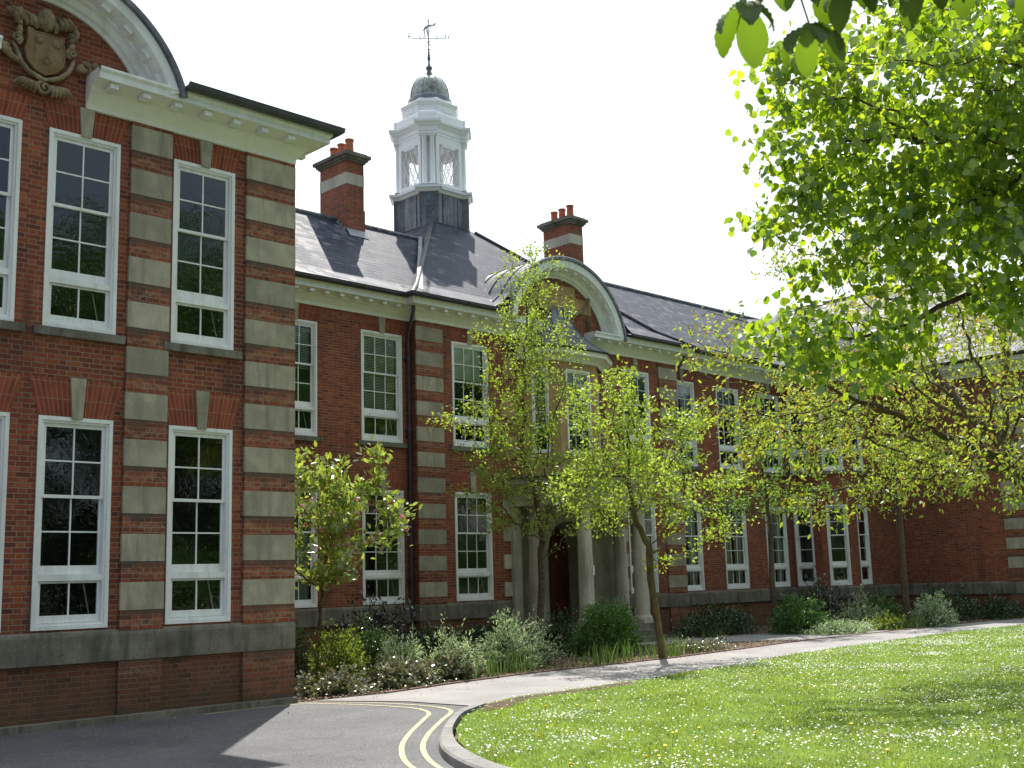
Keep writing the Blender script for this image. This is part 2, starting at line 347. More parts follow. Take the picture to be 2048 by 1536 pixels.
M['dandelion'] = mat_leaf('dandelion_yellow', [(0.75, 0.50, 0.02), (0.8, 0.58, 0.04)], 0.2, (1, 1, 1))
M['chips'] = mat_leaf('bark_chip', [(0.06, 0.035, 0.025), (0.16, 0.10, 0.065), (0.30, 0.22, 0.16), (0.48, 0.40, 0.32)], 0.05, (1, 1, 1), 0.7, 0.03)

# ------------------------------------------------------------------ mesh helpers
WL = {}
def tag(o, label=None, cat=None, group=None, kind=None):
    if label: o['label'] = label
    if cat: o['category'] = cat
    if group: o['group'] = group
    if kind: o['kind'] = kind
    return o
def empty(name, loc=(0, 0, 0), label=None, cat=None, group=None, parent=None, rz=0):
    o = bpy.data.objects.new(name, None); COL.objects.link(o)
    o.empty_display_size = 0.3
    if parent is not None:
        o.parent = parent; o.location = Vector(loc) - WL[parent]
    else: o.location = loc
    o.rotation_euler = (0, 0, rz)
    WL[o] = Vector(loc)
    return tag(o, label, cat, group)

class MB:
    def __init__(s): s.v = []; s.f = []; s.m = []
    def add(s, vs, fs, mi=0):
        b = len(s.v); s.v += [tuple(p) for p in vs]
        for f in fs: s.f.append([b + i for i in f]); s.m.append(mi)
    def box(s, x0, x1, y0, y1, z0, z1, mi=0):
        s.add([(x0, y0, z0), (x1, y0, z0), (x1, y1, z0), (x0, y1, z0), (x0, y0, z1), (x1, y0, z1), (x1, y1, z1), (x0, y1, z1)],
              [(0, 3, 2, 1), (4, 5, 6, 7), (0, 1, 5, 4), (1, 2, 6, 5), (2, 3, 7, 6), (3, 0, 4, 7)], mi)
    def obox(s, c, ax, w, d, z0, z1, mi=0):
        """box centred at c (x, y) with width w along direction ax and depth d across it"""
        t = Vector((math.cos(ax), math.sin(ax))); n = Vector((-t.y, t.x)); c = Vector(c)
        ps = [c - t * w / 2 - n * d / 2, c + t * w / 2 - n * d / 2, c + t * w / 2 + n * d / 2, c - t * w / 2 + n * d / 2]
        s.prism(ps, z0, z1, mi)
    def prism(s, poly, z0, z1, mi=0, caps=True):
        n = len(poly); vs = [(p[0], p[1], z0) for p in poly] + [(p[0], p[1], z1) for p in poly]
        fs = [(i, (i + 1) % n, n + (i + 1) % n, n + i) for i in range(n)]
        if caps: fs += [tuple(range(n - 1, -1, -1)), tuple(range(n, 2 * n))]
        s.add(vs, fs, mi)
    def loft(s, rings, closed=True, caps=False, mi=0):
        n = len(rings[0]); vs = [p for r in rings for p in r]; fs = []
        for k in range(len(rings) - 1):
            for i in range(n if closed else n - 1):
                j = (i + 1) % n
                fs.append((k * n + i, k * n + j, (k + 1) * n + j, (k + 1) * n + i))
        if caps: fs += [tuple(range(n - 1, -1, -1)), tuple((len(rings) - 1) * n + i for i in range(n))]
        s.add(vs, fs, mi)
    def lathe(s, c, prof, n=20, mi=0):
        s.loft([[(c[0] + r * math.cos(2 * math.pi * i / n), c[1] + r * math.sin(2 * math.pi * i / n), z) for i in range(n)] for r, z in prof], True, True, mi)
    def tube(s, pts, rad, n=6, mi=0, caps=True):
        pts = [Vector(p) for p in pts]; rings = []
        if not hasattr(rad, '__len__'): rad = [rad] * len(pts)
        up = None
        for i, p in enumerate(pts):
            d = (pts[min(i + 1, len(pts) - 1)] - pts[max(i - 1, 0)])
            if d.length < 1e-7: d = Vector((0, 0, 1))
            d.normalize()
            if up is None:
                up = d.orthogonal().normalized()
            else:
                up = (up - d * up.dot(d))
                up = up.normalized() if up.length > 1e-5 else d.orthogonal().normalized()
            w = d.cross(up)
            rings.append([tuple(p + (up * math.cos(2 * math.pi * k / n) + w * math.sin(2 * math.pi * k / n)) * rad[i]) for k in range(n)])
        s.loft(rings, True, caps, mi)
    def extrude(s, prof, path, closed=False, mi=0, caps=True):
        """profile [(out, z)] carried along a plan polyline; outward is to the right of travel; mitred corners"""
        P = [Vector(p) for p in path]; n = len(P); rings = []
        for i in range(n):
            a = P[i] - P[i - 1] if (i > 0 or closed) else None
            b = P[(i + 1) % n] - P[i] if (i < n - 1 or closed) else None
            ns = []
            for e in (a, b):
                if e is not None: e = e.normalized(); ns.append(Vector((e.y, -e.x)))
            if len(ns) == 2: mv = (ns[0] + ns[1]) / max(0.15, 1 + ns[0].dot(ns[1]))
            else: mv = ns[0]
            rings.append([(P[i].x + mv.x * d, P[i].y + mv.y * d, z) for d, z in prof])
        if closed: rings.append(rings[0])
        s.loft(rings, True, caps and not closed, mi)
    def build(s, name, mat, parent=None, smooth=False, local=False, origin=None):
        me = bpy.data.meshes.new(name)
        o = bpy.data.objects.new(name, me); COL.objects.link(o)
        if local:
            me.from_pydata(s.v, [], s.f)
            if parent is not None: o.parent = parent
        else:
            a = np.array(s.v)
            if origin is None:
                origin = ((a[:, 0].min() + a[:, 0].max()) / 2, (a[:, 1].min() + a[:, 1].max()) / 2, a[:, 2].min())
            origin = Vector(origin)
            me.from_pydata([tuple(Vector(p) - origin) for p in s.v], [], s.f)
            if parent is not None: o.parent = parent; o.location = origin - WL[parent]
            else: o.location = origin
            WL[o] = origin
        for m in (mat if isinstance(mat, (list, tuple)) else [mat]): me.materials.append(M[m] if isinstance(m, str) else m)
        if any(s.m): me.polygons.foreach_set('material_index', s.m)
        if smooth:
            me.polygons.foreach_set('use_smooth', [True] * len(me.polygons))
            try: me.set_sharp_from_angle(angle=math.radians(smooth if smooth > 1 else 40))
            except Exception: pass
        me.update()
        return o

def np_mesh(name, verts, faces, mat, parent=None, loc=None, smooth=False, midx=None):
    """verts (n,3) in world space, faces (k,m); fast path for foliage"""
    verts = np.asarray(verts, dtype=np.float32); faces = np.asarray(faces, dtype=np.int32)
    if loc is None: loc = (float(verts[:, 0].mean()), float(verts[:, 1].mean()), float(verts[:, 2].min()))
    me = bpy.data.meshes.new(name)
    me.vertices.add(len(verts)); me.vertices.foreach_set('co', (verts - np.array(loc, dtype=np.float32)).ravel())
    k, m = faces.shape
    me.loops.add(k * m); me.loops.foreach_set('vertex_index', faces.ravel())
    me.polygons.add(k); me.polygons.foreach_set('loop_start', np.arange(0, k * m, m, dtype=np.int32))
    me.polygons.foreach_set('loop_total', np.full(k, m, dtype=np.int32))
    if smooth: me.polygons.foreach_set('use_smooth', np.ones(k, dtype=bool))
    for mm in (mat if isinstance(mat, (list, tuple)) else [mat]): me.materials.append(M[mm] if isinstance(mm, str) else mm)
    if midx is not None: me.polygons.foreach_set('material_index', midx)
    me.update(calc_edges=True)
    o = bpy.data.objects.new(name, me); COL.objects.link(o)
    if parent is not None: o.parent = parent; o.location = Vector(loc) - WL[parent]
    else: o.location = loc
    WL[o] = Vector(loc)
    return o

def wall(mb, p0, p1, z0, z1, holes=(), reveal=0.14, mi=0):
    """front face of a wall from p0 to p1 (outside on the right-hand side of travel) with openings cut and reveals turned in"""
    p0 = Vector(p0); p1 = Vector(p1); t = (p1 - p0); L = t.length; t.normalize(); n = Vector((t.y, -t.x))
    us = sorted({0.0, L, *[h[0] for h in holes], *[h[1] for h in holes]})
    zs = sorted({z0, z1, *[h[2] for h in holes], *[h[3] for h in holes]})
    def P(u, z, d=0.0): q = p0 + t * u - n * d; return (q.x, q.y, z)
    for i in range(len(us) - 1):
        for j in range(len(zs) - 1):
            a, b, c, d = us[i], us[i + 1], zs[j], zs[j + 1]
            um, zm = (a + b) / 2, (c + d) / 2
            if any(h[0] < um < h[1] and h[2] < zm < h[3] for h in holes): continue
            mb.add([P(a, c), P(b, c), P(b, d), P(a, d)], [(0, 1, 2, 3)], mi)
    for a, b, c, d in [h[:4] for h in holes]:
        mb.add([P(a, c), P(a, d), P(a, d, reveal), P(a, c, reveal)], [(0, 1, 2, 3)], mi)
        mb.add([P(b, c), P(b, c, reveal), P(b, d, reveal), P(b, d)], [(0, 1, 2, 3)], mi)
        mb.add([P(a, d), P(b, d), P(b, d, reveal), P(a, d, reveal)], [(0, 1, 2, 3)], mi)
        mb.add([P(a, c), P(a, c, reveal), P(b, c, reveal), P(b, c)], [(0, 1, 2, 3)], mi)

# ------------------------------------------------------------------ the brick building
W, R_, C_ = 16.277, 24.531, 24.241       # front planes: near wing, recessed ranges, centre block
XC = 26.17
LB, LT, UB, UT = 1.32, 4.318, 5.60, 8.587
CZ = 9.05
B = empty('school_building', (XC, C_, 0), 'long two-storey red brick building with stone-striped pilasters, white sash windows, slate roof and cupola', 'building')

win_main = [13.77, 16.57, 19.38]
win_ctr = [22.36, 29.80]
win_right = [32.70, 35.42, 38.10]
win_wing = [3.76, 5.76, 7.267, 9.27]
MW, WW, NW = 1.40, 1.112, 0.80
def holes(cs, w, x0, lv=((LB, LT), (UB, UT))): return [(c - w / 2 - x0, c + w / 2 - x0, a, b) for c in cs for a, b in lv]

mb = MB()
wall(mb, (2.1, 36), (2.1, W), 0, CZ + .2)
mb.build('wall', 'brick', B)
mb = MB()
wall(mb, (2.1, W), (10.93, W), 0, CZ + .2, holes(win_wing, WW, 2.1))
mb.build('wall', 'brick_old', B)
mb = MB()
wall(mb, (10.93, W), (10.93, R_), 0, CZ + .2)
mb.build('wall', 'brick', B)
mb = MB()
wall(mb, (10.93, R_), (20.38, R_), 0, CZ + .2, holes(win_main, MW, 10.93))
mb.build('wall', 'brick', B)
mb = MB()
wall(mb, (20.38, R_), (20.38, C_), 0, CZ + .2)
wall(mb, (20.38, C_), (31.95, C_), 0, CZ + .2, holes(win_ctr, MW, 20.38) + [(25.3 - 20.38, 27.1 - 20.38, .5, 3.62)], .14)
wall(mb, (31.95, C_), (31.95, R_), 0, CZ + .2)
mb.build('wall', 'brick', B)
mb = MB()
wall(mb, (31.95, R_), (39.15, R_), 0, CZ + .2, holes(win_right, MW, 31.95))
mb.build('wall', 'brick', B)
mb = MB()
BC1, BC2 = (39.15, 23.25), (40.0, 22.4)
wall(mb, (39.15, R_), BC1, 0, CZ + .2, [(R_ - 24.40, R_ - 23.60, a, b) for a, b in ((LB, LT), (UB, UT))])
Lch = math.hypot(.85, .85)
wall(mb, BC1, BC2, 0, CZ + .2, [(Lch / 2 - .4, Lch / 2 + .4, a, b) for a, b in ((LB, LT), (UB, UT))])
wall(mb, BC2, (43.6, 22.4), 0, CZ + .2, [(.3, 1.1, a, b) for a, b in ((LB, LT), (UB, UT))])
mb.build('wall', 'brick', B)
mb = MB()
wall(mb, (43.6, 22.4), (43.6, W), 0, CZ + .2)
wall(mb, (43.6, W), (54.4, W), 0, CZ + .2, holes([45.6, 47.6, 50.4, 52.4], WW, 43.6))
wall(mb, (54.4, W), (54.4, 36), 0, CZ + .2)
mb.build('wall', 'brick', B)
mb = MB()
for a, b in zip([(54.4, 36), (43.6, 36), (43.6, 32.1), (32.5, 32.1), (32.5, 36.6), (19.8, 36.6), (19.8, 32.1), (10.93, 32.1), (10.93, 36)],
                [(43.6, 36), (43.6, 32.1), (32.5, 32.1), (32.5, 36.6), (19.8, 36.6), (19.8, 32.1), (10.93, 32.1), (10.93, 36), (2.1, 36)]):
    wall(mb, a, b, 0, CZ + .2)
mb.build('wall', 'brick', B)

# stone band course at sill level, flush plinth below
band_prof = [(0.003, .85), (.06, .85), (.06, 1.22), (.045, 1.27), (.003, 1.295)]
for nm, pts in (('a', [(2.1, 20), (2.1, W), (10.93, W), (10.93, R_), (20.38, R_), (20.38, C_), (23.72, C_)]),
                ('b', [(28.75, C_), (31.95, C_), (31.95, R_), (39.15, R_), BC1, BC2, (43.6, 22.4), (43.6, W), (54.4, W), (54.4, 20)])):
    mb = MB(); mb.extrude(band_prof, pts); mb.build('band_course', 'stone_band', B)

# pilasters striped brick and stone
def pilaster(p0, p1, tops, proud=.05, h=.40, ret=None, z1=CZ + .1):
    """pilaster on the wall line p0 -> p1 with stone blocks whose tops are listed"""
    p0 = Vector(p0); p1 = Vector(p1); t = (p1 - p0).normalized(); n = Vector((t.y, -t.x))
    def slab(mb, d0, d1, a, b, ex=0.0):
        q = [p0 - t * ex + n * d0, p1 + t * ex + n * d0, p1 + t * ex + n * d1, p0 - t * ex + n * d1]
        mb.prism([q[3], q[2], q[1], q[0]], a, b)
    mb = MB(); slab(mb, 0.002, proud, 0, .85); slab(mb, 0.002, proud, 1.27, z1); o = mb.build('pilaster', 'brick_striped', B)
    for z in tops: mb = MB(); slab(mb, 0.003, proud + .004, z - h, z, .003); mb.build('quoin_stone', 'stone', o)
    return o
wt = [8.957 - .7 * k for k in range(11)]
for a, b in ((10.03, 10.93 + .05), (7.99, 8.665), (4.36, 5.035), (2.05, 3.0)): pilaster((a, W), (b, W), wt)
pilaster((10.93, W), (10.93, W + .9), wt)
ct = [8.86 - .7 * k for k in range(11)]
pilaster((20.33, C_), (21.29, C_), ct, h=.39)
pilaster((31.02, C_), (32.0, C_), ct, h=.39)
rt = [8.475 - .7 * k for k in range(10)]
pilaster((43.6, 18.22), (43.6, 16.23), rt)
pilaster((43.55, W), (44.5, W), rt)

# cornice, modillions and gutter
corn = [(0.003, CZ - .03), (.055, CZ - .03), (.06, CZ + .05), (.10, CZ + .10), (.17, CZ + .19), (.22, CZ + .22), (.22, CZ + .29), (.45, CZ + .33), (.455, CZ + .43), (.50, CZ + .47), (.50, CZ + .50), (0.003, CZ + .50)]
gut = [(.30, CZ + .503), (.51, CZ + .503), (.60, CZ + .47), (.66, CZ + .52), (.67, CZ + .60), (.64, CZ + .61), (.60, CZ + .57), (.30, CZ + .57)]
runs = [[(2.1, 36), (2.1, W), (5.80, W)],
        [(7.24, W), (10.93, W), (10.93, R_), (20.38, R_), (20.38, C_), (24.95, C_)],
        [(27.33, C_), (31.95, C_), (31.95, R_), (39.15, R_), BC1, BC2, (43.6, 22.4), (43.6, W), (54.4, W), (54.4, 36)]]
gruns = [[(2.1, 36), (2.1, W), (4.3, W)],
         [(8.62, W), (10.93, W), (10.93, R_), (20.38, R_), (20.38, C_), (23.35, C_)],
         [(28.98, C_), (31.95, C_), (31.95, R_), (39.15, R_), BC1, BC2, (43.6, 22.4), (43.6, W), (54.4, W), (54.4, 36)]]
for rn, gr in zip(runs, gruns):
    mb = MB(); mb.extrude(corn, rn); o = mb.build('cornice', ['cream'], B)
    cnt_m = 0; rest = MB()
    for i in range(len(rn) - 1):
        a, b = Vector(rn[i]), Vector(rn[i + 1]); t = b - a; L = t.length; t.normalize(); n = Vector((t.y, -t.x))
        if L < .6 or n.y > .5: continue
        k = max(1, int(L / .47))
        for j in range(k):
            c = a + t * (L * (j + .5) / k) + n * .335
            cnt_m += 1; hid = c.x > 44.2 or c.x < 2.0 or (n.x > .5 and c.x < 12)
            mb = rest if hid or cnt_m > 98 else MB()
            mb.obox(c, math.atan2(t.y, t.x), .13, .17, CZ + .235, CZ + .312)
            if mb is not rest: mb.build('modillion', 'white', o)
    if rest.v: tag(rest.build('modillion_row', 'white', o), kind='stuff')
    mb = MB()                                                       # crisp white front board
    mb.extrude([(.452, CZ + .325), (.475, CZ + .325), (.48, CZ + .42), (.515, CZ + .46), (.515, CZ + .499), (.452, CZ + .499)], rn)
    mb.build('fascia', 'white', o)
    mb = MB(); mb.extrude(gut, gr); mb.build('gutter', 'gutter', B)

# windows -----------------------------------------------------------
def win_meshes(w, h, cols, key):
    k = h / 3.0
    zt = lambda d: h - d * k
    fr = MB(); hw = w / 2
    def ring(x, z0, z1, wd, y0, y1):
        fr.box(-x, -x + wd, y0, y1, z0, z1); fr.box(x - wd, x, y0, y1, z0, z1)
        fr.box(-x + wd, x - wd, y0, y1, z1 - wd, z1); fr.box(-x + wd, x - wd, y0, y1, z0, z0 + wd)
    g = .004
    ring(hw - g, g, h - g, .055, -.018, .12)                        # outer moulding
    ring(hw - .058, .058, h - .058, .035, .006, .12)                # inner step
    def sash(z0, z1, y0, y1, rows, st=.048, tr=.05, brl=.05):
        x = hw - .095
        fr.box(-x, -x + st, y0, y1, z0, z1); fr.box(x - st, x, y0, y1, z0, z1)
        fr.box(-x + st, x - st, y0, y1, z1 - tr, z1); fr.box(-x + st, x - st, y0, y1, z0, z0 + brl)
        gx0, gx1 = -x + st, x - st
        for i in range(1, cols):
            c = gx0 + (gx1 - gx0) * i / cols
            fr.box(c - .011, c + .011, y0 + .006, y1 - .004, z0 + brl, z1 - tr)
        for i in range(1, rows):
            c = z0 + brl + (z1 - tr - z0 - brl) * i / rows
            fr.box(gx0, gx1, y0 + .004, y1 - .006, c - .011, c + .011)
        return gx0, gx1
    sash(zt(1.16), zt(.095), .040, .075, 2, tr=.055, brl=.045)
    gx0, gx1 = sash(zt(2.235), zt(1.115), .078, .113, 2, tr=.045, brl=.125)
    x = hw - .093
    fr.box(-x, x, .010, .118, zt(2.325), zt(2.237))                 # transom
    sash(zt(2.90), zt(2.328), .05, .09, 1, tr=.03, brl=.10)
    fr.box(-x, x, .02, .12, .095, zt(2.902))
    gl = MB()
    for a, b, y in ((zt(1.15), zt(.10), .058), (zt(2.23), zt(1.12), .096), (zt(2.89), zt(2.33), .07)):
        gl.add([(-x + .01, y, a), (x - .01, y, a), (x - .01, y, b), (-x + .01, y, b)], [(0, 1, 2, 3)])
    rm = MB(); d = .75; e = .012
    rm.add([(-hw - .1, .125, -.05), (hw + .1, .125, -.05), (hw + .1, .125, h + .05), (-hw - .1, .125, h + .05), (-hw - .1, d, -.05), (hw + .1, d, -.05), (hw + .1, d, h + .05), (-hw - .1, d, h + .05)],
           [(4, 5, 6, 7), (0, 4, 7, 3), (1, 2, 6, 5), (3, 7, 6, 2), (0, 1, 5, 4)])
    st = MB(); st.tube([(hw - .30, .17, zt(2.36)), (hw - .19, .17, zt(2.86))], .012, 5)
    ven = MB()
    def slats(mbx, za, zb):
        z = za
        while z < zb:
            mbx.add([(-x + .06, .14, z), (x - .06, .14, z), (x - .06, .165, z + .028), (-x + .06, .165, z + .028)], [(0, 1, 2, 3)]); z += .042
    slats(ven, zt(2.2), zt(.1)); half = MB(); slats(half, zt(1.25), zt(.1)); low = MB(); slats(low, zt(2.85), zt(1.2))
    ro = MB(); ro.add([(-x + .06, .15, zt(1.05)), (x - .06, .15, zt(1.05)), (x - .06, .15, zt(.1)), (-x + .06, .15, zt(.1))], [(0, 1, 2, 3)])
    cu = MB(); N = 30
    for sd in ((-x + .03, -x * .05), (x * .25, x - .03)):
        vs = []
        for i in range(N + 1):
            xx = sd[0] + (sd[1] - sd[0]) * i / N; yy = .19 + .018 * math.sin(i * 1.9)
            vs += [(xx, yy, zt(2.9)), (xx, yy, zt(.1))]
        cu.add(vs, [(2 * i, 2 * i + 2, 2 * i + 3, 2 * i + 1) for i in range(N)])
    sl = MB(); sl.box(-hw - .13, hw + .13, -.07, .004, -.125, -.004)
    tmp = {}
    for nm, q, mt in (('window', fr, 'white'), ('glass', gl, 'glass'), ('room', rm, 'interior'), ('stay', st, 'white'),
                      ('venetian', ven, 'blind'), ('half', half, 'blind'), ('low', low, 'blind'), ('roller', ro, 'blind'), ('curtain', cu, 'blind'), ('sill', sl, 'stone_band')):
        me = bpy.data.meshes.new(key + '_' + nm); me.from_pydata(q.v, [], q.f); me.materials.append(M[mt]); tmp[nm] = me
    return tmp
WM = {'wing': win_meshes(WW, LT - LB, 2, 'wing'), 'main': win_meshes(MW, LT - LB, 3, 'main'), 'narrow': win_meshes(NW, LT - LB, 1, 'narrow')}
WD = {'wing': WW, 'main': MW, 'narrow': NW}
def child(name, me, parent, loc=(0, 0, 0)):
    o = bpy.data.objects.new(name, me); COL.objects.link(o); o.parent = parent; o.location = loc; return o
def arch_mesh(w, hgt, side=.16, prox=True):
    """flat brick arch, with the keystone left out in the middle"""
    a = MB(); y0, y1 = -.006, .002
    for sgn in (-1, 1):
        q = [(sgn * .075, 0), (sgn * w / 2, 0), (sgn * (w / 2 + side), hgt), (sgn * .115, hgt)]
        if sgn < 0: q = q[::-1]
        a.add([(x, y0, z) for x, z in q] + [(x, y1, z) for x, z in q], [(0, 1, 2, 3), (7, 6, 5, 4), (0, 4, 5, 1), (1, 5, 6, 2), (2, 6, 7, 3), (3, 7, 4, 0)])
    k = MB(); q = [(-.075, -.03), (.075, -.03), (.115, hgt + .02), (-.115, hgt + .02)]
    k.add([(x, -.05, z) for x, z in q] + [(x, .002, z) for x, z in q], [(0, 1, 2, 3), (7, 6, 5, 4), (0, 4, 5, 1), (1, 5, 6, 2), (2, 6, 7, 3), (3, 7, 4, 0)])
    am = bpy.data.meshes.new('brick_arch'); am.from_pydata(a.v, [], a.f); am.materials.append(M['soldier'])
    km = bpy.data.meshes.new('keystone'); km.from_pydata(k.v, [], k.f); km.materials.append(M['stone'])
    return am, km
AM = {}
for kk in WD:
    sd = {'wing': .15, 'main': .14, 'narrow': .06}[kk]
    AM[kk, 0] = arch_mesh(WD[kk], .55, sd); AM[kk, 1] = arch_mesh(WD[kk], .40, sd * .8)
def window(kind, x, y, upper, rz=0, blind=None, stay=True):
    z = UB if upper else LB
    o = bpy.data.objects.new('window', WM[kind]['window']); COL.objects.link(o); o.parent = B
    o.location = Vector((x, y, z)) - WL[B]; o.rotation_euler = (0, 0, rz)
    child('glass', WM[kind]['glass'], o); child('room_interior', WM[kind]['room'], o)
    if stay: child('window_stay', WM[kind]['stay'], o)
    if blind: child('curtain' if blind == 'curtain' else 'blind', WM[kind][blind], o)
    if upper: child('sill', WM[kind]['sill'], o)
    am, km = AM[kind, 1 if upper else 0]
    h = LT - LB
    child('brick_arch', am, o, (0, 0, h)); child('keystone', km, o, (0, 0, h))
    return o
for c in win_wing:
    window('wing', c, W, False); window('wing', c, W, True)
window('main', win_main[0], R_, False, blind='low'); window('main', win_main[0], R_, True, blind='half')
window('main', win_main[1], R_, False, blind='low'); window('main', win_main[1], R_, True, blind='half')
window('main', win_main[2], R_, False); window('main', win_main[2], R_, True, blind='venetian')
window('main', win_ctr[0], C_, False); window('main', win_ctr[0], C_, True, blind='roller')
window('main', win_ctr[1], C_, False, blind='low'); window('main', win_ctr[1], C_, True)
for i, c in enumerate(win_right):
    window('main', c, R_, False, blind='curtain'); window('main', c, R_, True, blind='half' if i == 1 else 'curtain' if i == 0 else None)
for up in (False, True):
    window('narrow', 39.15, 24.0, up, -math.pi / 2)
    window('narrow', (BC1[0] + BC2[0]) / 2, (BC1[1] + BC2[1]) / 2, up, -math.pi / 4)
    window('narrow', 40.7, 22.4, up, 0, stay=False)
    for c in (45.6, 47.6, 50.4, 52.4): window('wing', c, W, up)

# roofs ------------------------------------------------------------
EZ = CZ + .55
EO = .60
def prof(d):                                       # height above the eave for a plan distance d, gentle kick at the eave
    return .60 * d if d < 1 else .60 + .86 * (d - 1)
def hip_roof(mb, x0, x1, y0, y1, half, k=1.0, gap=None):
    """roof over x0..x1, y0..y1 rising to plan distance 'half' from each eave"""
    ds = [0, .5, 1.0, 1.8, half]
    rings = []
    for d in ds: rings.append([(x0 + d, y0 + d, EZ + prof(d) * k), (x1 - d, y0 + d, EZ + prof(d) * k), (x1 - d, y1 - d, EZ + prof(d) * k), (x0 + d, y1 - d, EZ + prof(d) * k)])
    for q0, q1, d0, d1 in zip(rings[:-1], rings[1:], ds[:-1], ds[1:]):
        for i in (1, 2, 3): mb.add([q0[i], q0[(i + 1) % 4], q1[(i + 1) % 4], q1[i]], [(0, 1, 2, 3)])
        if gap is None or d1 > 1.81: mb.add([q0[0], q0[1], q1[1], q1[0]], [(0, 1, 2, 3)])
        else:
            ga, gb = gap
            zf_ = lambda d: EZ + prof(d) * k
            mb.add([q0[0], (ga, q0[0][1], q0[0][2]), (ga, q1[0][1], q1[0][2]), q1[0]], [(0, 1, 2, 3)])
            mb.add([(gb, q0[0][1], q0[0][2]), q0[1], q1[1], (gb, q1[0][1], q1[0][2])], [(0, 1, 2, 3)])
            dd = max(d0, EO + .12)
            if dd < d1: mb.add([(ga, y0 + dd, zf_(dd)), (gb, y0 + dd, zf_(dd)), (gb, q1[0][1], q1[0][2]), (ga, q1[0][1], q1[0][2])], [(0, 1, 2, 3)])
    mb.add(rings[-1], [(0, 1, 2, 3)])
def gable_roof(mb, x0, x1, y0, y1):
    half = (y1 - y0) / 2; ds = [0, .5, 1.0, half]
    for sgn in (0, 1):
        rows = []
        for d in ds:
            y = y0 + d if sgn == 0 else y1 - d
            rows.append([(x0, y, EZ + prof(d)), (x1, y, EZ + prof(d))])
        for a, b in zip(rows[:-1], rows[1:]):
            q = [a[0], a[1], b[1], b[0]]
            mb.add(q if sgn == 0 else q[::-1], [(0, 1, 2, 3)])
RY0 = R_ - EO; RY1 = RY0 + 8.15; RZ = EZ + prof(8.15 / 2)
mb = MB(); gable_roof(mb, 7.0, 24.0, RY0, RY1); rl = mb.build('roof', 'slate', B)
mb = MB(); mb.tube([(7, (RY0 + RY1) / 2, RZ + .02), (24, (RY0 + RY1) / 2, RZ + .02)], .075, 8); mb.build('ridge', 'lead', rl)
mb = MB(); gable_roof(mb, 29.5, 48.5, RY0, RY1); rr = mb.build('roof', 'slate', B)
mb = MB(); mb.tube([(29, (RY0 + RY1) / 2, RZ + .02), (48, (RY0 + RY1) / 2, RZ + .02)], .075, 8); mb.build('ridge', 'lead', rr)
# wings
def wing_roof(x0, x1, y0, y1, k=1.0, gap=None):
    mb = MB(); half = (x1 - x0) / 2 - .01; hip_roof(mb, x0, x1, y0, y1, half, k, gap); r = mb.build('roof', 'slate', B)
    mb = MB(); zz = EZ + prof(half) * k + .03; xm = (x0 + x1) / 2
    mb.tube([(xm, y0 + half, zz), (xm, y1 - half, zz)], .08, 8)
    for xe, sx in ((x0, 1), (x1, -1)): mb.tube([(xe, y0, EZ + .03), (xe + sx * 1, y0 + 1, EZ + .6 * k + .03), (xm, y0 + half, zz)], .06, 8)
    mb.build('ridge', 'lead', r)
wing_roof(1.5, 11.53, W - EO, 36.6, .36, (4.40, 8.64))
wing_roof(43.0, 55.0, W - EO, 36.6)
mb = MB()                                           # little roof over the canted corner
q = [(38.55, R_ + 3), (38.55, 23.0), (39.75, 21.8), (44.4, 21.8)]
mb.loft([[(x, y, EZ) for x, y in q], [(q[0][0] + 1.2, q[0][1], EZ + 1), (q[1][0] + 1.0, q[1][1] + .5, EZ + .95), (q[2][0] + .5, q[2][1] + 1.0, EZ + .95), (q[3][0], q[3][1] + 1.2, EZ + 1)],
         [(42, 27.8, EZ + 3.1)] * 2 + [(43, 27.2, EZ + 3.1), (46, 26, EZ + 3.6)]], False)
mb.build('roof', 'slate', B)
# centre pyramid
PX0, PX1, PY0 = 20.38 - EO, 31.95 + EO, C_ - EO
PH = (PX1 - PX0) / 2; PY1 = PY0 + 2 * PH; PCX, PCY = (PX0 + PX1) / 2, PY0 + PH
mb = MB(); hip_roof(mb, PX0, PX1, PY0, PY1, PH - .35, 1.0, (XC - 2.7, XC + 2.7)); pr = mb.build('roof', 'slate', B)
mb = MB()
for sx, sy in ((1, 1), (-1, 1), (1, -1), (-1, -1)):
    xe = PX0 if sx == 1 else PX1; ye = PY0 if sy == 1 else PY1
    mb.tube([(xe, ye, EZ + .02), (xe + sx * .5, ye + sy * .5, EZ + .32), (xe + sx, ye + sy, EZ + .62), (xe + sx * (PH - 1), ye + sy * (PH - 1), EZ + prof(PH - 1) + .02)], [.05, .06, .07, .07], 8)
mb.build('ridge', 'gutter', pr)
mb = MB()                                           # lead lined valley on the left
mb.add([(20.42, 23.95, EZ + .13), (20.16, 23.95, EZ + .08), (23.62, 27.9, RZ + .08), (23.85, 28.0, RZ + .14)], [(0, 1, 2, 3)])
mb.build('valley_lining', 'lead_light', rl)

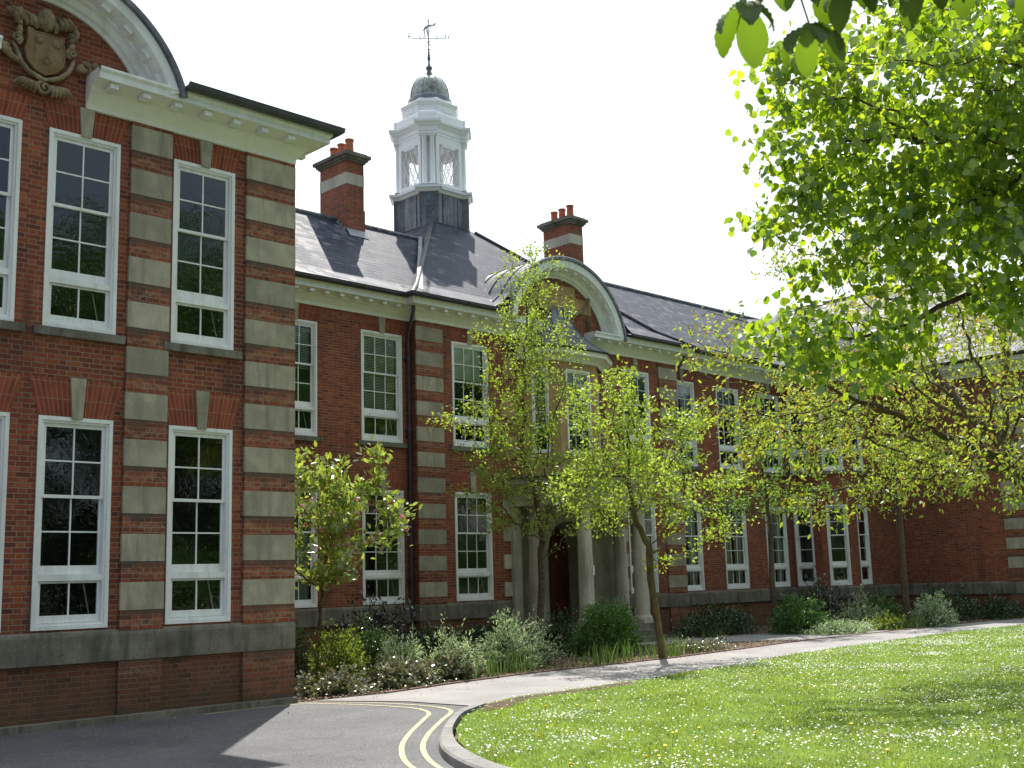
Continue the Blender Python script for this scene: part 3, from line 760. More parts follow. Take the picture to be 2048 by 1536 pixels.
# segmental gables -------------------------------------------------
def arc_extrude(mb, xc, zc, prof_rd, yw, a0, a1, n=40, mi=0):
    """profile [(radius, out)] swept round the arc in the plane y = yw"""
    rings = []
    for i in range(n + 1):
        a = a0 + (a1 - a0) * i / n
        rings.append([(xc + r * math.cos(a), yw - d, zc + r * math.sin(a)) for r, d in prof_rd])
    mb.loft(rings, True, True, mi)
def gable(xc, zc, Ri, Ro, yw, back, flare=None, zf=CZ + .5):
    G = empty('arched_gable', (xc, yw, zc), parent=B)
    a0 = math.asin((zf - .02 - zc) / (Ro)); a1 = math.pi - a0
    ai = math.asin((zf - .02 - zc) / Ri)
    mb = MB()                                       # brick tympanum
    n = 32; b0 = math.asin(max(-1, min(1, (9.02 - zc) / (Ri + .06))))
    pts = [(xc + (Ri + .06) * math.cos(b0 + (math.pi - 2 * b0) * i / n), zc + (Ri + .06) * math.sin(b0 + (math.pi - 2 * b0) * i / n)) for i in range(n + 1)]
    m0 = len(pts)
    mb.add([(x, yw - .012, z) for x, z in pts] + [(x, yw + .3, z) for x, z in pts], [tuple(range(m0 - 1, -1, -1))] + [(i, i + 1, m0 + i + 1, m0 + i) for i in range(m0 - 1)])
    mb.build('tympanum', 'brick_gable', G)
    k = Ro - Ri
    mb = MB(); arc_extrude(mb, xc, zc, [(Ri, .0), (Ri, .05), (Ri + .05, .06), (Ri + .07, .12), (Ri + .15, .16), (Ri + .17, .22), (Ri + .20, .24), (Ri + .24, .46), (Ri + .26, .49), (Ro, .51), (Ro, .0)], yw, a0 - .03, a1 + .03)
    am = mb.build('arch_moulding', 'white', G, smooth=30)
    cnt = int((a1 - a0) * Ro / .46)
    for i in range(cnt):
        a = a0 + (a1 - a0) * (i + .5) / cnt; rr = Ri + .175; ca, sa = math.cos(a), math.sin(a)
        def pt(r, t, d): return (xc + (r) * ca - t * sa, yw - d, zc + (r) * sa + t * ca)
        v = [pt(rr - .03, -.08, .26), pt(rr - .03, .08, .26), pt(rr + .06, .08, .26), pt(rr + .06, -.08, .26), pt(rr - .015, -.08, .42), pt(rr - .015, .08, .42), pt(rr + .08, .08, .42), pt(rr + .08, -.08, .42)]
        mb = MB(); mb.add(v, [(0, 3, 2, 1), (4, 5, 6, 7), (0, 1, 5, 4), (1, 2, 6, 5), (2, 3, 7, 6), (3, 0, 4, 7)]); mb.build('modillion', 'white', am)
    mb = MB(); arc_extrude(mb, xc, zc, [(Ro + .003, .0), (Ro + .003, .53), (Ro + .02, .56), (Ro + .10, .56), (Ro + .13, .53), (Ro + .13, .0)], yw, a0 - .06, a1 + .06)
    mb.build('lead_capping', 'lead', G, smooth=30)
    # barrel roof running back, kicked out at the feet behind the front
    mb = MB(); R2 = Ro + .11; n = 28; sec = []
    fl = flare or .0
    left = [(-(R2 + .95 * fl), zf + .06 - zc), (-(R2 + .55 * fl), zf + .12 - zc), (-(R2 + .2 * fl), zf + .3 - zc), (-R2 * math.cos(a0 + .28), R2 * math.sin(a0 + .28) + .02)] if flare else []
    sec += left
    for i in range(n + 1):
        a = math.pi - (a0 + .35) - (math.pi - 2 * a0 - .7) * i / n if flare else math.pi - a0 - (math.pi - 2 * a0) * i / n
        sec.append((R2 * math.cos(a), R2 * math.sin(a)))
    sec += [(-x, z) for x, z in reversed(left)]
    mb.loft([[(xc + x, yw - .40, zc + z) for x, z in sec], [(xc + x, yw + back, zc + z) for x, z in sec]], False)
    rf = mb.build('barrel_roof', 'lead', G, smooth=60)
    mb = MB()
    for yy in [yw + .1 + .62 * j for j in range(int(back / .62))]:
        mb.tube([(xc + x * 1.004, yy, zc + z + .012) for x, z in sec], .022, 5)
    mb.build('roll_seams', 'lead', rf)
    return G
GW = gable(6.52, 8.83, 1.70, 2.10, W, 5.5)
GC = gable(XC, 9.02, 2.13, 2.60, C_, 3.6, flare=1.0)

# carved crest in the wing gable
def vol(mb, cx, cz, r0, turns, wdt, a0=0, sgn=1, y=W - .08, n=26):
    pts = []; rad = []
    for i in range(n):
        t = i / (n - 1); a = a0 + sgn * turns * 2 * math.pi * t; r = r0 * (1 - .82 * t)
        pts.append((cx + r * math.cos(a), y - .05 * t, cz + r * math.sin(a))); rad.append(wdt * (1 - .5 * t))
    mb.tube(pts, rad, 7)
CR = empty('carved_crest', (6.55, W, 9.0), parent=B)
sh = [(6.30, 9.99), (6.42, 9.95), (6.57, 9.97), (6.70, 9.95), (6.83, 9.97), (6.82, 9.88), (6.85, 9.72), (6.83, 9.53), (6.72, 9.40), (6.57, 9.33), (6.42, 9.38), (6.30, 9.50), (6.27, 9.66), (6.31, 9.82)]
mb = MB()
ccx, ccz = 6.565, 9.66
n = len(sh)
vs = [(x, W - .02, z) for x, z in sh] + [(x, W - .13, z) for x, z in sh] + [(ccx + (x - ccx) * .55, W - .17, ccz + (z - ccz) * .55) for x, z in sh] + [(ccx, W - .18, ccz)]
mb.add(vs, [(i, (i + 1) % n, n + (i + 1) % n, n + i) for i in range(n)] + [(n + i, n + (i + 1) % n, 2 * n + (i + 1) % n, 2 * n + i) for i in range(n)] + [(2 * n + i, 2 * n + (i + 1) % n, 3 * n) for i in range(n)])
mb.tube([(x, W - .13, z) for x, z in sh + sh[:1]], .016, 6)
mb.build('shield', 'shield_stone', CR, smooth=40)
for rx, rz in ((6.46, 9.83), (6.70, 9.83), (6.565, 9.53)):
    mb = MB()
    for rr in (.055, .028):
        mb.tube([(rx + rr * math.cos(a * math.pi / 8), W - .185, rz + rr * math.sin(a * math.pi / 8)) for a in range(17)], .009, 5)
    for a in range(5): mb.tube([(rx, W - .185, rz), (rx + .05 * math.cos(a * 1.257), W - .19, rz + .05 * math.sin(a * 1.257))], .008, 4)
    mb.build('rose_roundel', 'carving', CR)
rng = random.Random(5)
mb = MB()
vol(mb, 6.15, 9.79, .075, 1.6, .034, -1.3, 1); vol(mb, 6.97, 9.79, .075, 1.6, .034, 4.4, -1)
mb.tube([(6.10, W - .07, 9.72), (6.16, W - .1, 9.58), (6.22, W - .1, 9.44), (6.33, W - .1, 9.33), (6.48, W - .12, 9.27), (6.60, W - .1, 9.25)], [.03, .035, .04, .04, .035, .03], 7)
mb.tube([(7.02, W - .07, 9.72), (6.97, W - .1, 9.58), (6.91, W - .1, 9.46), (6.80, W - .1, 9.35), (6.66, W - .12, 9.28), (6.55, W - .1, 9.25)], [.03, .035, .04, .04, .035, .03], 7)
mb.tube([(5.55, W - .06, 9.60), (5.72, W - .1, 9.68), (5.92, W - .1, 9.62), (6.08, W - .1, 9.50), (6.24, W - .09, 9.42)], [.02, .05, .06, .05, .03], 7)
vol(mb, 6.58, 9.14, .11, 1.5, .036, 1.6, 1)
mb.build('strapwork', 'carving', CR, smooth=60)
mb = MB()
def plume(x, z, dx, dz, r, y=W - .07, bend=.5):
    pts = []
    for i in range(6):
        t = i / 5; pts.append((x + dx * t - dz * bend * t * t, y - .05 * math.sin(3 * t), z + dz * t + dx * bend * .6 * t * t))
    mb.tube(pts, [r * (.5 + .9 * math.sin(math.pi * min(1, .15 + t / 5 * .8))) for t in range(6)], 6)
for a in range(6):                                  # acanthus at the foot
    plume(6.48 - a * .03, 9.2, -.12 - a * .02, -.13 + a * .02, .028); plume(6.66 + a * .03, 9.2, .10 + a * .02, -.14 + a * .02, .028, bend=-.4)
for sx in (1, -1):                                  # mantling drapes at both sides
    for a in range(12):
        px = 6.565 + sx * (.48 + .045 * a + rng.uniform(-.02, .02)); pz = 9.52 + .13 * math.sin(a * .5) + rng.uniform(-.08, .08)
        plume(px, pz, sx * rng.uniform(.04, .14), rng.uniform(-.13, .09), rng.uniform(.022, .04), bend=rng.uniform(-.6, .6))
for a in range(13):
    px = 6.565 + (a - 6) * .07; plume(px, 10.02 + rng.uniform(-.04, .12), (a - 6) * .012, rng.uniform(.10, .2), rng.uniform(.025, .04), W - .10)
for sx in (1, -1):
    for a in range(7): plume(6.565 + sx * .36, 9.85 + a * .06, sx * rng.uniform(.04, .10), rng.uniform(-.04, .08), .028, bend=rng.uniform(-.6, .6))
mb.build('carved_leaf_trim', 'carving', CR, smooth=60)
mb = MB()
mb.lathe((6.565, W - .09), [(.03, 10.02), (.10, 10.05), (.14, 10.14), (.13, 10.26), (.08, 10.34), (.02, 10.38)], 14)
mb.build('helm', 'carving', CR, smooth=60)

# centre gable ornament
OR = empty('gable_ornament', (XC, C_, 9.6), parent=B)
mb = MB(); mb.box(XC - 1.5, XC + 1.5, C_ - .045, C_ - .014, 10.15, 10.62); mb.box(XC - .75, XC + .75, C_ - .06, C_ - .014, 10.63, 10.95); mb.build('stone_panel', 'stone_ochre', OR)
mb = MB()
for sx in (-1, 1):
    x = XC + sx * 1.35
    mb.tube([(x, C_ - .08, 10.55), (x, C_ - .08, 9.95)], .012, 5)
    for a in range(16): vol(mb, x + rng.uniform(-.07, .07), 9.98 - .028 * a + rng.uniform(-.02, .02), .035, .8, .022, rng.uniform(0, 6), 1, C_ - .09, 7)
    vol(mb, x, 10.62, .09, 1.4, .03, 0, sx, C_ - .06)
    mb.tube([(XC + sx * .2, C_ - .07, 10.2), (XC + sx * .6, C_ - .1, 10.05), (XC + sx * 1.0, C_ - .1, 10.2), (XC + sx * 1.3, C_ - .07, 10.5)], [.05, .07, .06, .04], 7)
mb.build('fruit_drops', 'carving', OR, smooth=60)

# oriel above the porch ---------------------------------------------
OE = empty('oriel', (XC, C_, 4.75), parent=B)
oq = [(24.40, C_), (25.32, 23.52), (27.02, 23.52), (27.94, C_)]
mb = MB()
wall(mb, oq[0], oq[1], 4.70, 8.36, [(.32, .84, 5.55, 8.12)], .10)
wall(mb, oq[1], oq[2], 4.70, 8.36, [(.30, 1.40, 5.55, 8.12)], .10)
wall(mb, oq[2], oq[3], 4.70, 8.36, [(.32, .84, 5.55, 8.12)], .10)
ow = mb.build('oriel_wall', 'stone_ochre', OE)
for x0 in (23.55, 28.2):
    for k in range(3): mb = MB(); mb.box(x0 + (.0 if k % 2 else .12) * (1 if x0 < 25 else 0), x0 + .62 - (.0 if k % 2 else .12) * (0 if x0 < 25 else 1), C_ - .035, C_ - .003, 5.35 + 1.2 * k, 6.0 + 1.2 * k); mb.build('stone_block', 'stone_ochre', OE)
def small_window(w, h, x, y, z, rz):
    fr = MB(); hw = w / 2
    for a, b, y0, y1, wd in ((hw, h, -.01, .09, .06), (hw - .065, h - .065, .02, .09, .04)):
        z0 = h - b
        fr.box(-a, -a + wd, y0, y1, z0, b); fr.box(a - wd, a, y0, y1, z0, b); fr.box(-a + wd, a - wd, y0, y1, b - wd, b); fr.box(-a + wd, a - wd, y0, y1, z0, z0 + wd)
    cols = 3 if w > .8 else 1
    for i in range(1, cols): c = -hw + .1 + (w - .2) * i / cols; fr.box(c - .01, c + .01, .03, .06, .1, h - .1)
    for f in (.22, .30, .48, .66, .83): fr.box(-hw + .1, hw - .1, .03, .062, h * f - (.011 if f != .3 else .03), h * f + (.011 if f != .3 else .03))
    o = fr.build('window', 'white', OE, local=True); o.location = Vector((x, y, z)) - WL[OE]; o.rotation_euler = (0, 0, rz)
    g = MB(); g.add([(-hw + .09, .05, .09), (hw - .09, .05, .09), (hw - .09, .05, h - .09), (-hw + .09, .05, h - .09)], [(0, 1, 2, 3)]); g.build('glass', 'glass', o, local=True)
    g = MB(); g.add([(-hw, .35, 0), (hw, .35, 0), (hw, .35, h), (-hw, .35, h)], [(0, 1, 2, 3)]); g.build('room_interior', 'interior', o, local=True)
    g = MB(); zz = h * .34
    while zz < h - .1: g.add([(-hw + .11, .11, zz), (hw - .11, .11, zz), (hw - .11, .13, zz + .028), (-hw + .11, .13, zz + .028)], [(0, 1, 2, 3)]); zz += .042
    g.build('blind', 'blind', o, local=True)
an = math.atan2(oq[1][1] - oq[0][1], oq[1][0] - oq[0][0])
small_window(1.10, 2.57, XC, 23.52, 5.55, 0)
small_window(.52, 2.57, (oq[0][0] + oq[1][0]) / 2, (oq[0][1] + oq[1][1]) / 2, 5.55, an)
small_window(.52, 2.57, (oq[2][0] + oq[3][0]) / 2, (oq[2][1] + oq[3][1]) / 2, 5.55, -an)
mb = MB(); oc = [(24.20, C_), oq[1], oq[2], (28.14, C_)]
mb.extrude([(.0, 8.34), (.05, 8.34), (.10, 8.42), (.22, 8.50), (.34, 8.53), (.34, 8.62), (.38, 8.66), (.0, 8.66)], oc); mb.build('oriel_cornice', 'cream', OE)
mb = MB(); mb.extrude([(.2, 8.662), (.40, 8.662), (.43, 8.72), (.2, 8.72)], oc); mb.build('oriel_gutter', 'gutter', OE)
mb = MB(); rings = []
b0 = [(23.72, C_ - .02), (25.17, 23.12), (27.17, 23.12), (28.62, C_ - .02)]; t0 = [(XC - .48, C_ - .02), (XC - .42, C_ - .10), (XC + .42, C_ - .10), (XC + .48, C_ - .02)]
for i in range(13):
    t = i / 12; k = 1 - (1 - t) ** 2.3
    rings.append([(a[0] + (b[0] - a[0]) * k, a[1] + (b[1] - a[1]) * k, 8.70 + 1.5 * t) for a, b in zip(b0, t0)])
mb.loft(rings, False); mb.add(rings[-1], [(0, 1, 2, 3)])
orf = mb.build('oriel_roof', 'lead', OE)
mb = MB()
for k in (1, 2): mb.tube([r[k] for r in rings], .025, 6)
for f in (.33, .66): mb.tube([tuple(Vector(r[1]).lerp(Vector(r[2]), f)) for r in rings], .02, 6)
mb.tube([r[0] for r in rings], .03, 6); mb.tube([r[3] for r in rings], .03, 6)
mb.build('roll_seams', 'lead', orf)

# porch ---------------------------------------------------------------
PO = empty('porch', (XC, 22.5, 0), parent=B)
mb = MB(); pf = [(23.75, C_), (24.65, 22.1), (27.75, 22.1), (28.65, C_)]
mb.prism(pf, .0, .5); mb.box(25.2, 27.2, 21.75, 22.1, 0, .33); mb.box(25.2, 27.2, 21.4, 21.75, 0, .17)
mb.build('porch_steps', 'stone_band', PO)
cols_xy = [(25.05, 22.5), (27.5, 22.5), (24.40, 23.82), (28.15, 23.82)]
for x, y in cols_xy:
    mb = MB()
    mb.obox((x, y), 0, .58, .58, .5, .60)
    mb.lathe((x, y), [(.28, .60), (.285, .64), (.27, .69), (.245, .71), (.235, .75), (.225, .80), (.222, 1.6), (.212, 2.4), (.198, 3.2), (.187, 3.66), (.20, 3.68), (.20, 3.71), (.185, 3.73), (.185, 3.78), (.22, 3.84), (.235, 3.86)], 28)
    mb.obox((x, y), 0, .50, .50, 3.86, 3.945)
    c = mb.build('column', 'stone_pale', PO, smooth=35)
    if (x, y) == cols_xy[0]:
        mb = MB(); mb.box(x + .02, x + .19, y - .235, y - .228, 1.92, 2.2)
        o = mb.build('notice', 'paper', c); o.location = Vector((.13, -.185, 1.42 + .0)); o.rotation_euler = (0, 0, .5)
for x0, x1 in ((23.80, 24.13), (28.42, 28.75)): mb = MB(); mb.box(x0, x1, C_ - .12, C_ - .003, .5, 3.945); mb.build('pilaster', 'stone_pale', PO)
mb = MB(); ef = [(23.72, C_), (24.68, 22.20), (27.78, 22.20), (28.82, C_)]
mb.extrude([(-.35, 3.95), (.0, 3.95), (.0, 4.12), (.02, 4.13), (.02, 4.30), (.05, 4.32), (.05, 4.46), (.14, 4.54), (.24, 4.57), (.24, 4.66), (.28, 4.71), (-.3, 4.76)], ef)
mb.prism([(24.0, C_), (24.9, 22.4), (27.5, 22.4), (28.5, C_)], 4.0, 4.02)
mb.build('entablature', 'stone', PO)
mb = MB(); mb.prism([(23.55, C_), (24.55, 22.0), (27.9, 22.0), (29.0, C_)], 4.762, 4.80); mb.build('porch_roof', 'lead', PO)
# arched doorway in pale stone, recessed door
DR = empty('doorway', (XC, C_, .5), parent=B)
mb = MB(); r = .9; zc_ = 2.68; cx = 26.2; n = 20
outer = [(24.14, .5), (24.14, 3.95), (28.41, 3.95), (28.41, .5)]
arc = [(cx - r * math.cos(math.pi * i / n), zc_ + r * math.sin(math.pi * i / n)) for i in range(n + 1)]
pts = [(24.14, .5), (24.14, 3.95)]
def pl(x, z, d): return (x, C_ - d, z)
fy = .035
left = [(cx - r, .5)] + arc[:n // 2 + 1] + [(cx, 3.95), (24.14, 3.95), (24.14, .5)]
right = [(cx, 3.95)] + arc[n // 2:] + [(cx + r, .5), (28.41, .5), (28.41, 3.95)]
mb.add([pl(x, z, fy) for x, z in left], [tuple(range(len(left)))]); mb.add([pl(x, z, fy) for x, z in right], [tuple(range(len(right)))])
inner = [(cx - r, .5)] + arc + [(cx + r, .5)]
mb.loft([[pl(x, z, fy) for x, z in inner], [pl(x, z, -.95) for x, z in inner]], False)
mb.add([(cx - r, C_ - .03, .503), (cx + r, C_ - .03, .503), (cx + r, C_ + .95, .503), (cx - r, C_ + .95, .503)], [(0, 1, 2, 3)])
mb.build('stone_surround', 'stone_ochre' if False else 'stone', DR)
mb = MB()
for i in range(9): mb.add([pl(*p, .05) for p in ((cx + (r + .0) * math.cos(a), zc_ + r * math.sin(a)) for a in (.06 + i * .345, .06 + i * .345 + .30))] + [pl(*p, .05) for p in ((cx + (r + .42) * math.cos(a), zc_ + (r + .42) * math.sin(a)) for a in (.06 + i * .345 + .30, .06 + i * .345))], [(0, 1, 2, 3)])
mb.build('voussoir_trim', 'stone', DR)
for k in range(5):
    for x0, x1 in ((23.50, 23.80), (28.75, 29.05)): mb = MB(); mb.box(x0, x1, C_ - .03, C_ - .003, .62 + .78 * k, .62 + .78 * k + .4); mb.build('quoin_stone', 'stone_pale', DR)
mb = MB()
arcd = [(cx - r, .5)] + arc + [(cx + r, .5)]
mb.add([pl(x, z, -.85) for x, z in arcd], [tuple(range(len(arcd)))])
for x0, x1, z0, z1 in ((cx - .88, cx + .88, 2.60, 2.70), (cx - .88, cx - .78, .5, 2.6), (cx + .78, cx + .88, .5, 2.6), (cx - .03, cx + .03, .5, 2.6)):
    mb.box(x0, x1, C_ + .79, C_ + .85, z0, z1)
for sx in (-1, 1):
    for z0, z1 in ((.75, 1.15), (1.3, 2.45)):
        a, b = (cx + .1, cx + .7) if sx > 0 else (cx - .7, cx - .1)
        mb.box(a, b, C_ + .82, C_ + .851, z0, z1)
dr = mb.build('door', 'door', DR)
mb = MB(); mb.box(cx - .24, cx - .06, C_ + .77, C_ + .79, 1.22, 1.28); mb.lathe((cx - .62, C_ + .80), [(.035, 1.30), (.035, 1.36)], 10)
mb.build('letterbox', 'brass', dr)

# downpipes
def downpipe(x, y, z0, off, top=CZ + .42):
    mb = MB(); mb.tube([(x, y, z0), (x, y, 8.55), (x + off[0] * .15, y + off[1] * .15, 8.75), (x + off[0], y + off[1], 9.25), (x + off[0], y + off[1], top)], .05, 10)
    for z in (1.9, 3.9, 5.9, 7.9): mb.lathe((x, y), [(.066, z), (.066, z + .11)], 10); mb.box(x - .1, x + .1, y + .02, y + .08, z + .02, z + .09)
    mb.build('downpipe', 'pipe', B, smooth=40)
downpipe(20.24, 24.42, .0, (-.14, -.42)); downpipe(32.12, 24.42, 0, (.12, -.42)); downpipe(43.50, 22.30, 0, (-.1, -.4))

# chimneys
def chimney(x0, y0):
    w, d = .66, 1.35; x1, y1 = x0 + w, y0 + d
    mb = MB(); mb.box(x0, x1, y0, y1, 10.5, 14.62)
    mb.box(x0 - .025, x1 + .025, y0 - .025, y1 + .025, 10.5, 13.12); c = mb.build('chimney', 'brick', B)
    mb = MB(); mb.box(x0 - .008, x1 + .008, y0 - .008, y1 + .008, 13.88, 14.24); mb.build('stone_stripe', 'stone_pale', c)
    mb = MB()
    for e, z0, z1 in ((.05, 14.62, 14.68), (.10, 14.68, 14.76), (.17, 14.76, 14.86), (.08, 14.86, 14.92)): mb.box(x0 - e, x1 + e, y0 - e, y1 + e, z0, z1)
    mb.build('chimney_cap', 'stone_band', c)
    for k, (yy, h) in enumerate(((y0 + .27, .50), (y0 + .67, .46), (y0 + 1.07, .44))):
        mb = MB(); mb.lathe((x0 + w / 2, yy), [(.145, 14.92), (.15, 14.97), (.13, 14.99), (.118, 14.92 + h - .06), (.14, 14.92 + h - .05), (.14, 14.92 + h), (.10, 14.92 + h), (.10, 14.92 + h - .2)], 16)
        mb.build('chimney_pot', 'terracotta', c, smooth=40)
    mb = MB()
    mb.add([(x0 - .03, y0 - .03, EZ + prof(y0 - .03 - RY0) + .12), (x1 + .03, y0 - .03, EZ + prof(y0 - .03 - RY0) + .12), (x1 + .06, y0 - .26, EZ + prof(y0 - .26 - RY0) + .03), (x0 - .06, y0 - .26, EZ + prof(y0 - .26 - RY0) + .03)], [(3, 2, 1, 0)])
    k = 9
    for i in range(k):                              # stepped soakers up the side
        ya = y0 + i * .15; yb = ya + .13
        if ya > (RY0 + RY1) / 2 - .15: break
        z = EZ + prof(ya - RY0)
        mb.box(x0 - .06, x0 - .026, ya, yb, z, z + .15)
    mb.build('lead_flashing', 'lead_light', c)
chimney(20.41, 27.45)
chimney(30.45, 27.45)

# cupola ----------------------------------------------------------------
CU = empty('cupola', (PCX, PCY, 13.4), parent=B)
CX, CY = 26.2, 30.2
def octo(s, c, z):                                  # square of half-side s with corners cut by c
    q = [(s, -s + c), (s, s - c), (s - c, s), (-s + c, s), (-s, s - c), (-s, -s + c), (-s + c, -s), (s - c, -s)]
    return [(CX + x, CY + y, z) for x, y in q]
def piered(s, pd, pw, out=0.0):
    """plan outline: square with a projecting splayed pier at each corner; s half side, pd pier face distance on the diagonal, pw pier width"""
    pts = []
    for k in range(4):
        a = math.pi / 4 + k * math.pi / 2
        d = Vector((math.cos(a), math.sin(a))); t = Vector((-d.y, d.x))
        f0 = d * (pd + out) - t * (pw / 2 + out); f1 = d * (pd + out) + t * (pw / 2 + out)
        so = s + out
        # where the pier sides meet the square sides
        def meet(p, dirv, first):
            # march back along -d until one coordinate equals so
            ax = abs(p.x); ay = abs(p.y)
            k2 = max(0.0, (max(ax, ay) - so) / max(1e-6, abs(d.x)))
            return p - d * k2
        pts += [meet(f0, d, 1), f0, f1, meet(f1, d, 0)]
    return pts
def ring_at(o, z): return [(CX + p.x, CY + p.y, z) for p in o]
def prof_loft(s, pd, pw, prof_, mat, name, parent, smooth=False):
    mb = MB(); mb.loft([ring_at(piered(s, pd, pw, o), z) for o, z in prof_], True, True); return mb.build(name, mat, parent)
PDs, PW = 1.30, .62
base = prof_loft(1.0, PDs, PW, [(.0, 13.0), (.0, 15.18)], 'lead', 'lead_base', CU)
mb = MB()
for k in range(4):
    a = k * math.pi / 2; d = Vector((math.cos(a), math.sin(a))); t = Vector((-d.y, d.x))
    for u in (-.35, .35): p = d * 1.005 + t * u; mb.tube([(CX + p.x, CY + p.y, 13.6), (CX + p.x, CY + p.y, 15.17)], .022, 6)
    a += math.pi / 4; d = Vector((math.cos(a), math.sin(a))); t = Vector((-d.y, d.x))
    for u in (-PW / 2, PW / 2): p = d * PDs + t * u; mb.tube([(CX + p.x, CY + p.y, 13.2), (CX + p.x, CY + p.y, 15.17)], .022, 6)
    p = d * (PDs + .01); mb.tube([(CX + p.x, CY + p.y, 14.86), (CX + p.x + d.x * .02, CY + p.y + d.y * .02, 14.86)], .05, 8)
mb.build('roll_seams', 'lead', base)
prof_loft(1.0, PDs, PW, [(.0, 15.18), (.04, 15.19), (.09, 15.26), (.16, 15.30), (.17, 15.38), (.0, 15.385)], 'white_clean', 'base_cornice', CU)
prof_loft(1.0, PDs - .04, PW + .04, [(.0, 15.385), (.0, 15.47)], 'lead', 'lead_plinth', CU)
for k in range(4):                                  # corner piers with paired columns
    a = math.pi / 4 + k * math.pi / 2; d = Vector((math.cos(a), math.sin(a))); t = Vector((-d.y, d.x))
    for u in (-.135, .135):
        p = d * (PDs - .14) + t * u; c = (CX + p.x, CY + p.y)
        mb = MB(); mb.obox(c, a, .25, .25, 15.47, 15.53)
        mb.lathe(c, [(.11, 15.53), (.11, 15.57), (.092, 15.6), (.088, 16.2), (.077, 17.15), (.09, 17.17), (.09, 17.20), (.11, 17.24)], 16); mb.obox(c, a, .26, .26, 17.24, 17.29)
        mb.build('cupola_column', 'white_clean', CU, smooth=35)
    p = d * 0.86; mb = MB(); mb.obox((CX + p.x, CY + p.y), a, .16, .24, 15.47, 17.3); mb.build('corner_post', 'white_clean', CU)
for k in range(4):                                  # open sides: jambs, lintel and lattice
    a = k * math.pi / 2; d = Vector((math.cos(a), math.sin(a))); t = Vector((-d.y, d.x))
    def q(u, off=.0): p = d * (.93 + off) + t * u; return (CX + p.x, CY + p.y)
    mb = MB()
    for u in (-.53, .53): mb.obox(q(u), a, .12, .13, 15.47, 17.30)
    mb.obox(q(0), a, .12, .94, 17.0, 17.30); mb.obox(q(0), a, .10, .94, 15.47, 15.60); mb.obox(q(0, .02), a, .06, .62, 16.93, 17.0)
    fr = mb.build('lantern_frame', 'white_clean', CU)
    mb = MB(); hw = .465; z0, z1 = 15.6, 16.95; H_ = z1 - z0
    sp = .26; slope = 2.3
    for sg in (-1, 1):
        u = -hw - H_ / slope
        while u < hw + H_ / slope:
            # segment clipped to the opening
            ua, za = u, z0; ub, zb = u + sg * H_ / slope, z1
            def clip(ua, za, ub, zb):
                for lim, s_ in ((-hw, 1), (hw, -1)):
                    if (ua - lim) * s_ < 0 and (ub - lim) * s_ < 0: return None
                    if (ua - lim) * s_ < 0: f = (lim - ua) / (ub - ua); ua, za = lim, za + (zb - za) * f
                    if (ub - lim) * s_ < 0: f = (lim - ua) / (ub - ua); ub, zb = lim, za + (zb - za) * f
                return ua, za, ub, zb
            r_ = clip(ua, za, ub, zb)
            if r_:
                A_, B_ = q(r_[0]), q(r_[2]); mb.tube([(A_[0], A_[1], r_[1]), (B_[0], B_[1], r_[3])], .013, 4)
            u += sp
    mb.build('lattice', 'white_clean', fr)
mb = MB(); mb.loft([octo(.92, .3, 17.28), octo(.92, .3, 17.31)], True, True); mb.build('lantern_ceiling', 'white_clean', CU)
prof_loft(1.0, PDs + .0, PW + .02, [(.0, 17.30), (.0, 17.40), (.02, 17.41), (.02, 17.56), (.05, 17.58), (.09, 17.66), (.15, 17.70), (.16, 17.78), (.0, 17.80)], 'white_clean', 'entablature', CU)
prof_loft(1.06, PDs - .02, PW + .02, [(.0, 17.80), (.0, 18.05), (-.02, 18.13), (-.07, 18.18), (-.12, 18.20)], 'white_clean', 'attic', CU)
mb = MB(); mb.loft([octo(s, c, z) for s, c, z in ((.94, .52, 18.0), (.94, .52, 18.50), (.96, .53, 18.51), (.98, .54, 18.56), (1.0, .55, 18.60), (1.0, .55, 18.63), (.78, .45, 18.66), (.78, .45, 18.80), (.74, .43, 18.86))], True, True)
mb.build('upper_attic', 'white_clean', CU)
mb = MB()
for k in range(8):
    a = k * math.pi / 4; rr = .955 if k % 2 == 0 else 1.0; d = Vector((math.cos(a), math.sin(a))); c = (CX + d.x * (.94 if k % 2 == 0 else .962), CY + d.y * (.94 if k % 2 == 0 else .962))
    mb.obox(c, a, .03, .44, 18.26, 18.44)
mb.build('attic_panels', 'white_clean', CU)
mb = MB(); mb.lathe((CX, CY), [(.76, 18.82), (.80, 18.9), (.79, 18.98), (.74, 19.02), (.72, 19.07)], 40); mb.build('dome_ring', 'lead_light', CU, smooth=40)
mb = MB(); mb.lathe((CX, CY), [(.725, 19.04), (.72, 19.2), (.685, 19.4), (.61, 19.6), (.49, 19.77), (.33, 19.9), (.16, 19.98), (.09, 20.02)], 40); dm = mb.build('dome', 'dome', CU, smooth=60)
mb = MB()
for k in range(8):
    a = math.pi / 8 + k * math.pi / 4 + .12; mb.tube([(CX + r * math.cos(a), CY + r * math.sin(a), z) for r, z in ((.73, 19.04), (.725, 19.2), (.69, 19.4), (.615, 19.6), (.495, 19.775), (.33, 19.905), (.16, 19.99))], .014, 5)
mb.build('dome_ribs', 'lead_light', dm)
WV = MB(); WV.lathe((CX, CY), [(.14, 19.99), (.13, 20.05), (.09, 20.12), (.08, 20.2), (.12, 20.27), (.125, 20.31), (.07, 20.37), (.04, 20.45), (.03, 20.55), (.055, 20.62), (.06, 20.68), (.035, 20.85), (.025, 21.0), (.05, 21.02), (.02, 21.05), (.018, 21.3), (.014, 22.0), (.028, 22.15), (.012, 22.2), (.004, 22.4)], 12)
wv = WV.build('finial', 'lead', CU, smooth=60)
mb = MB(); vx = Vector((math.cos(-.71), math.sin(-.71), 0)); vy = Vector((-vx.y, vx.x, 0)); cc = Vector((CX, CY, 21.45))
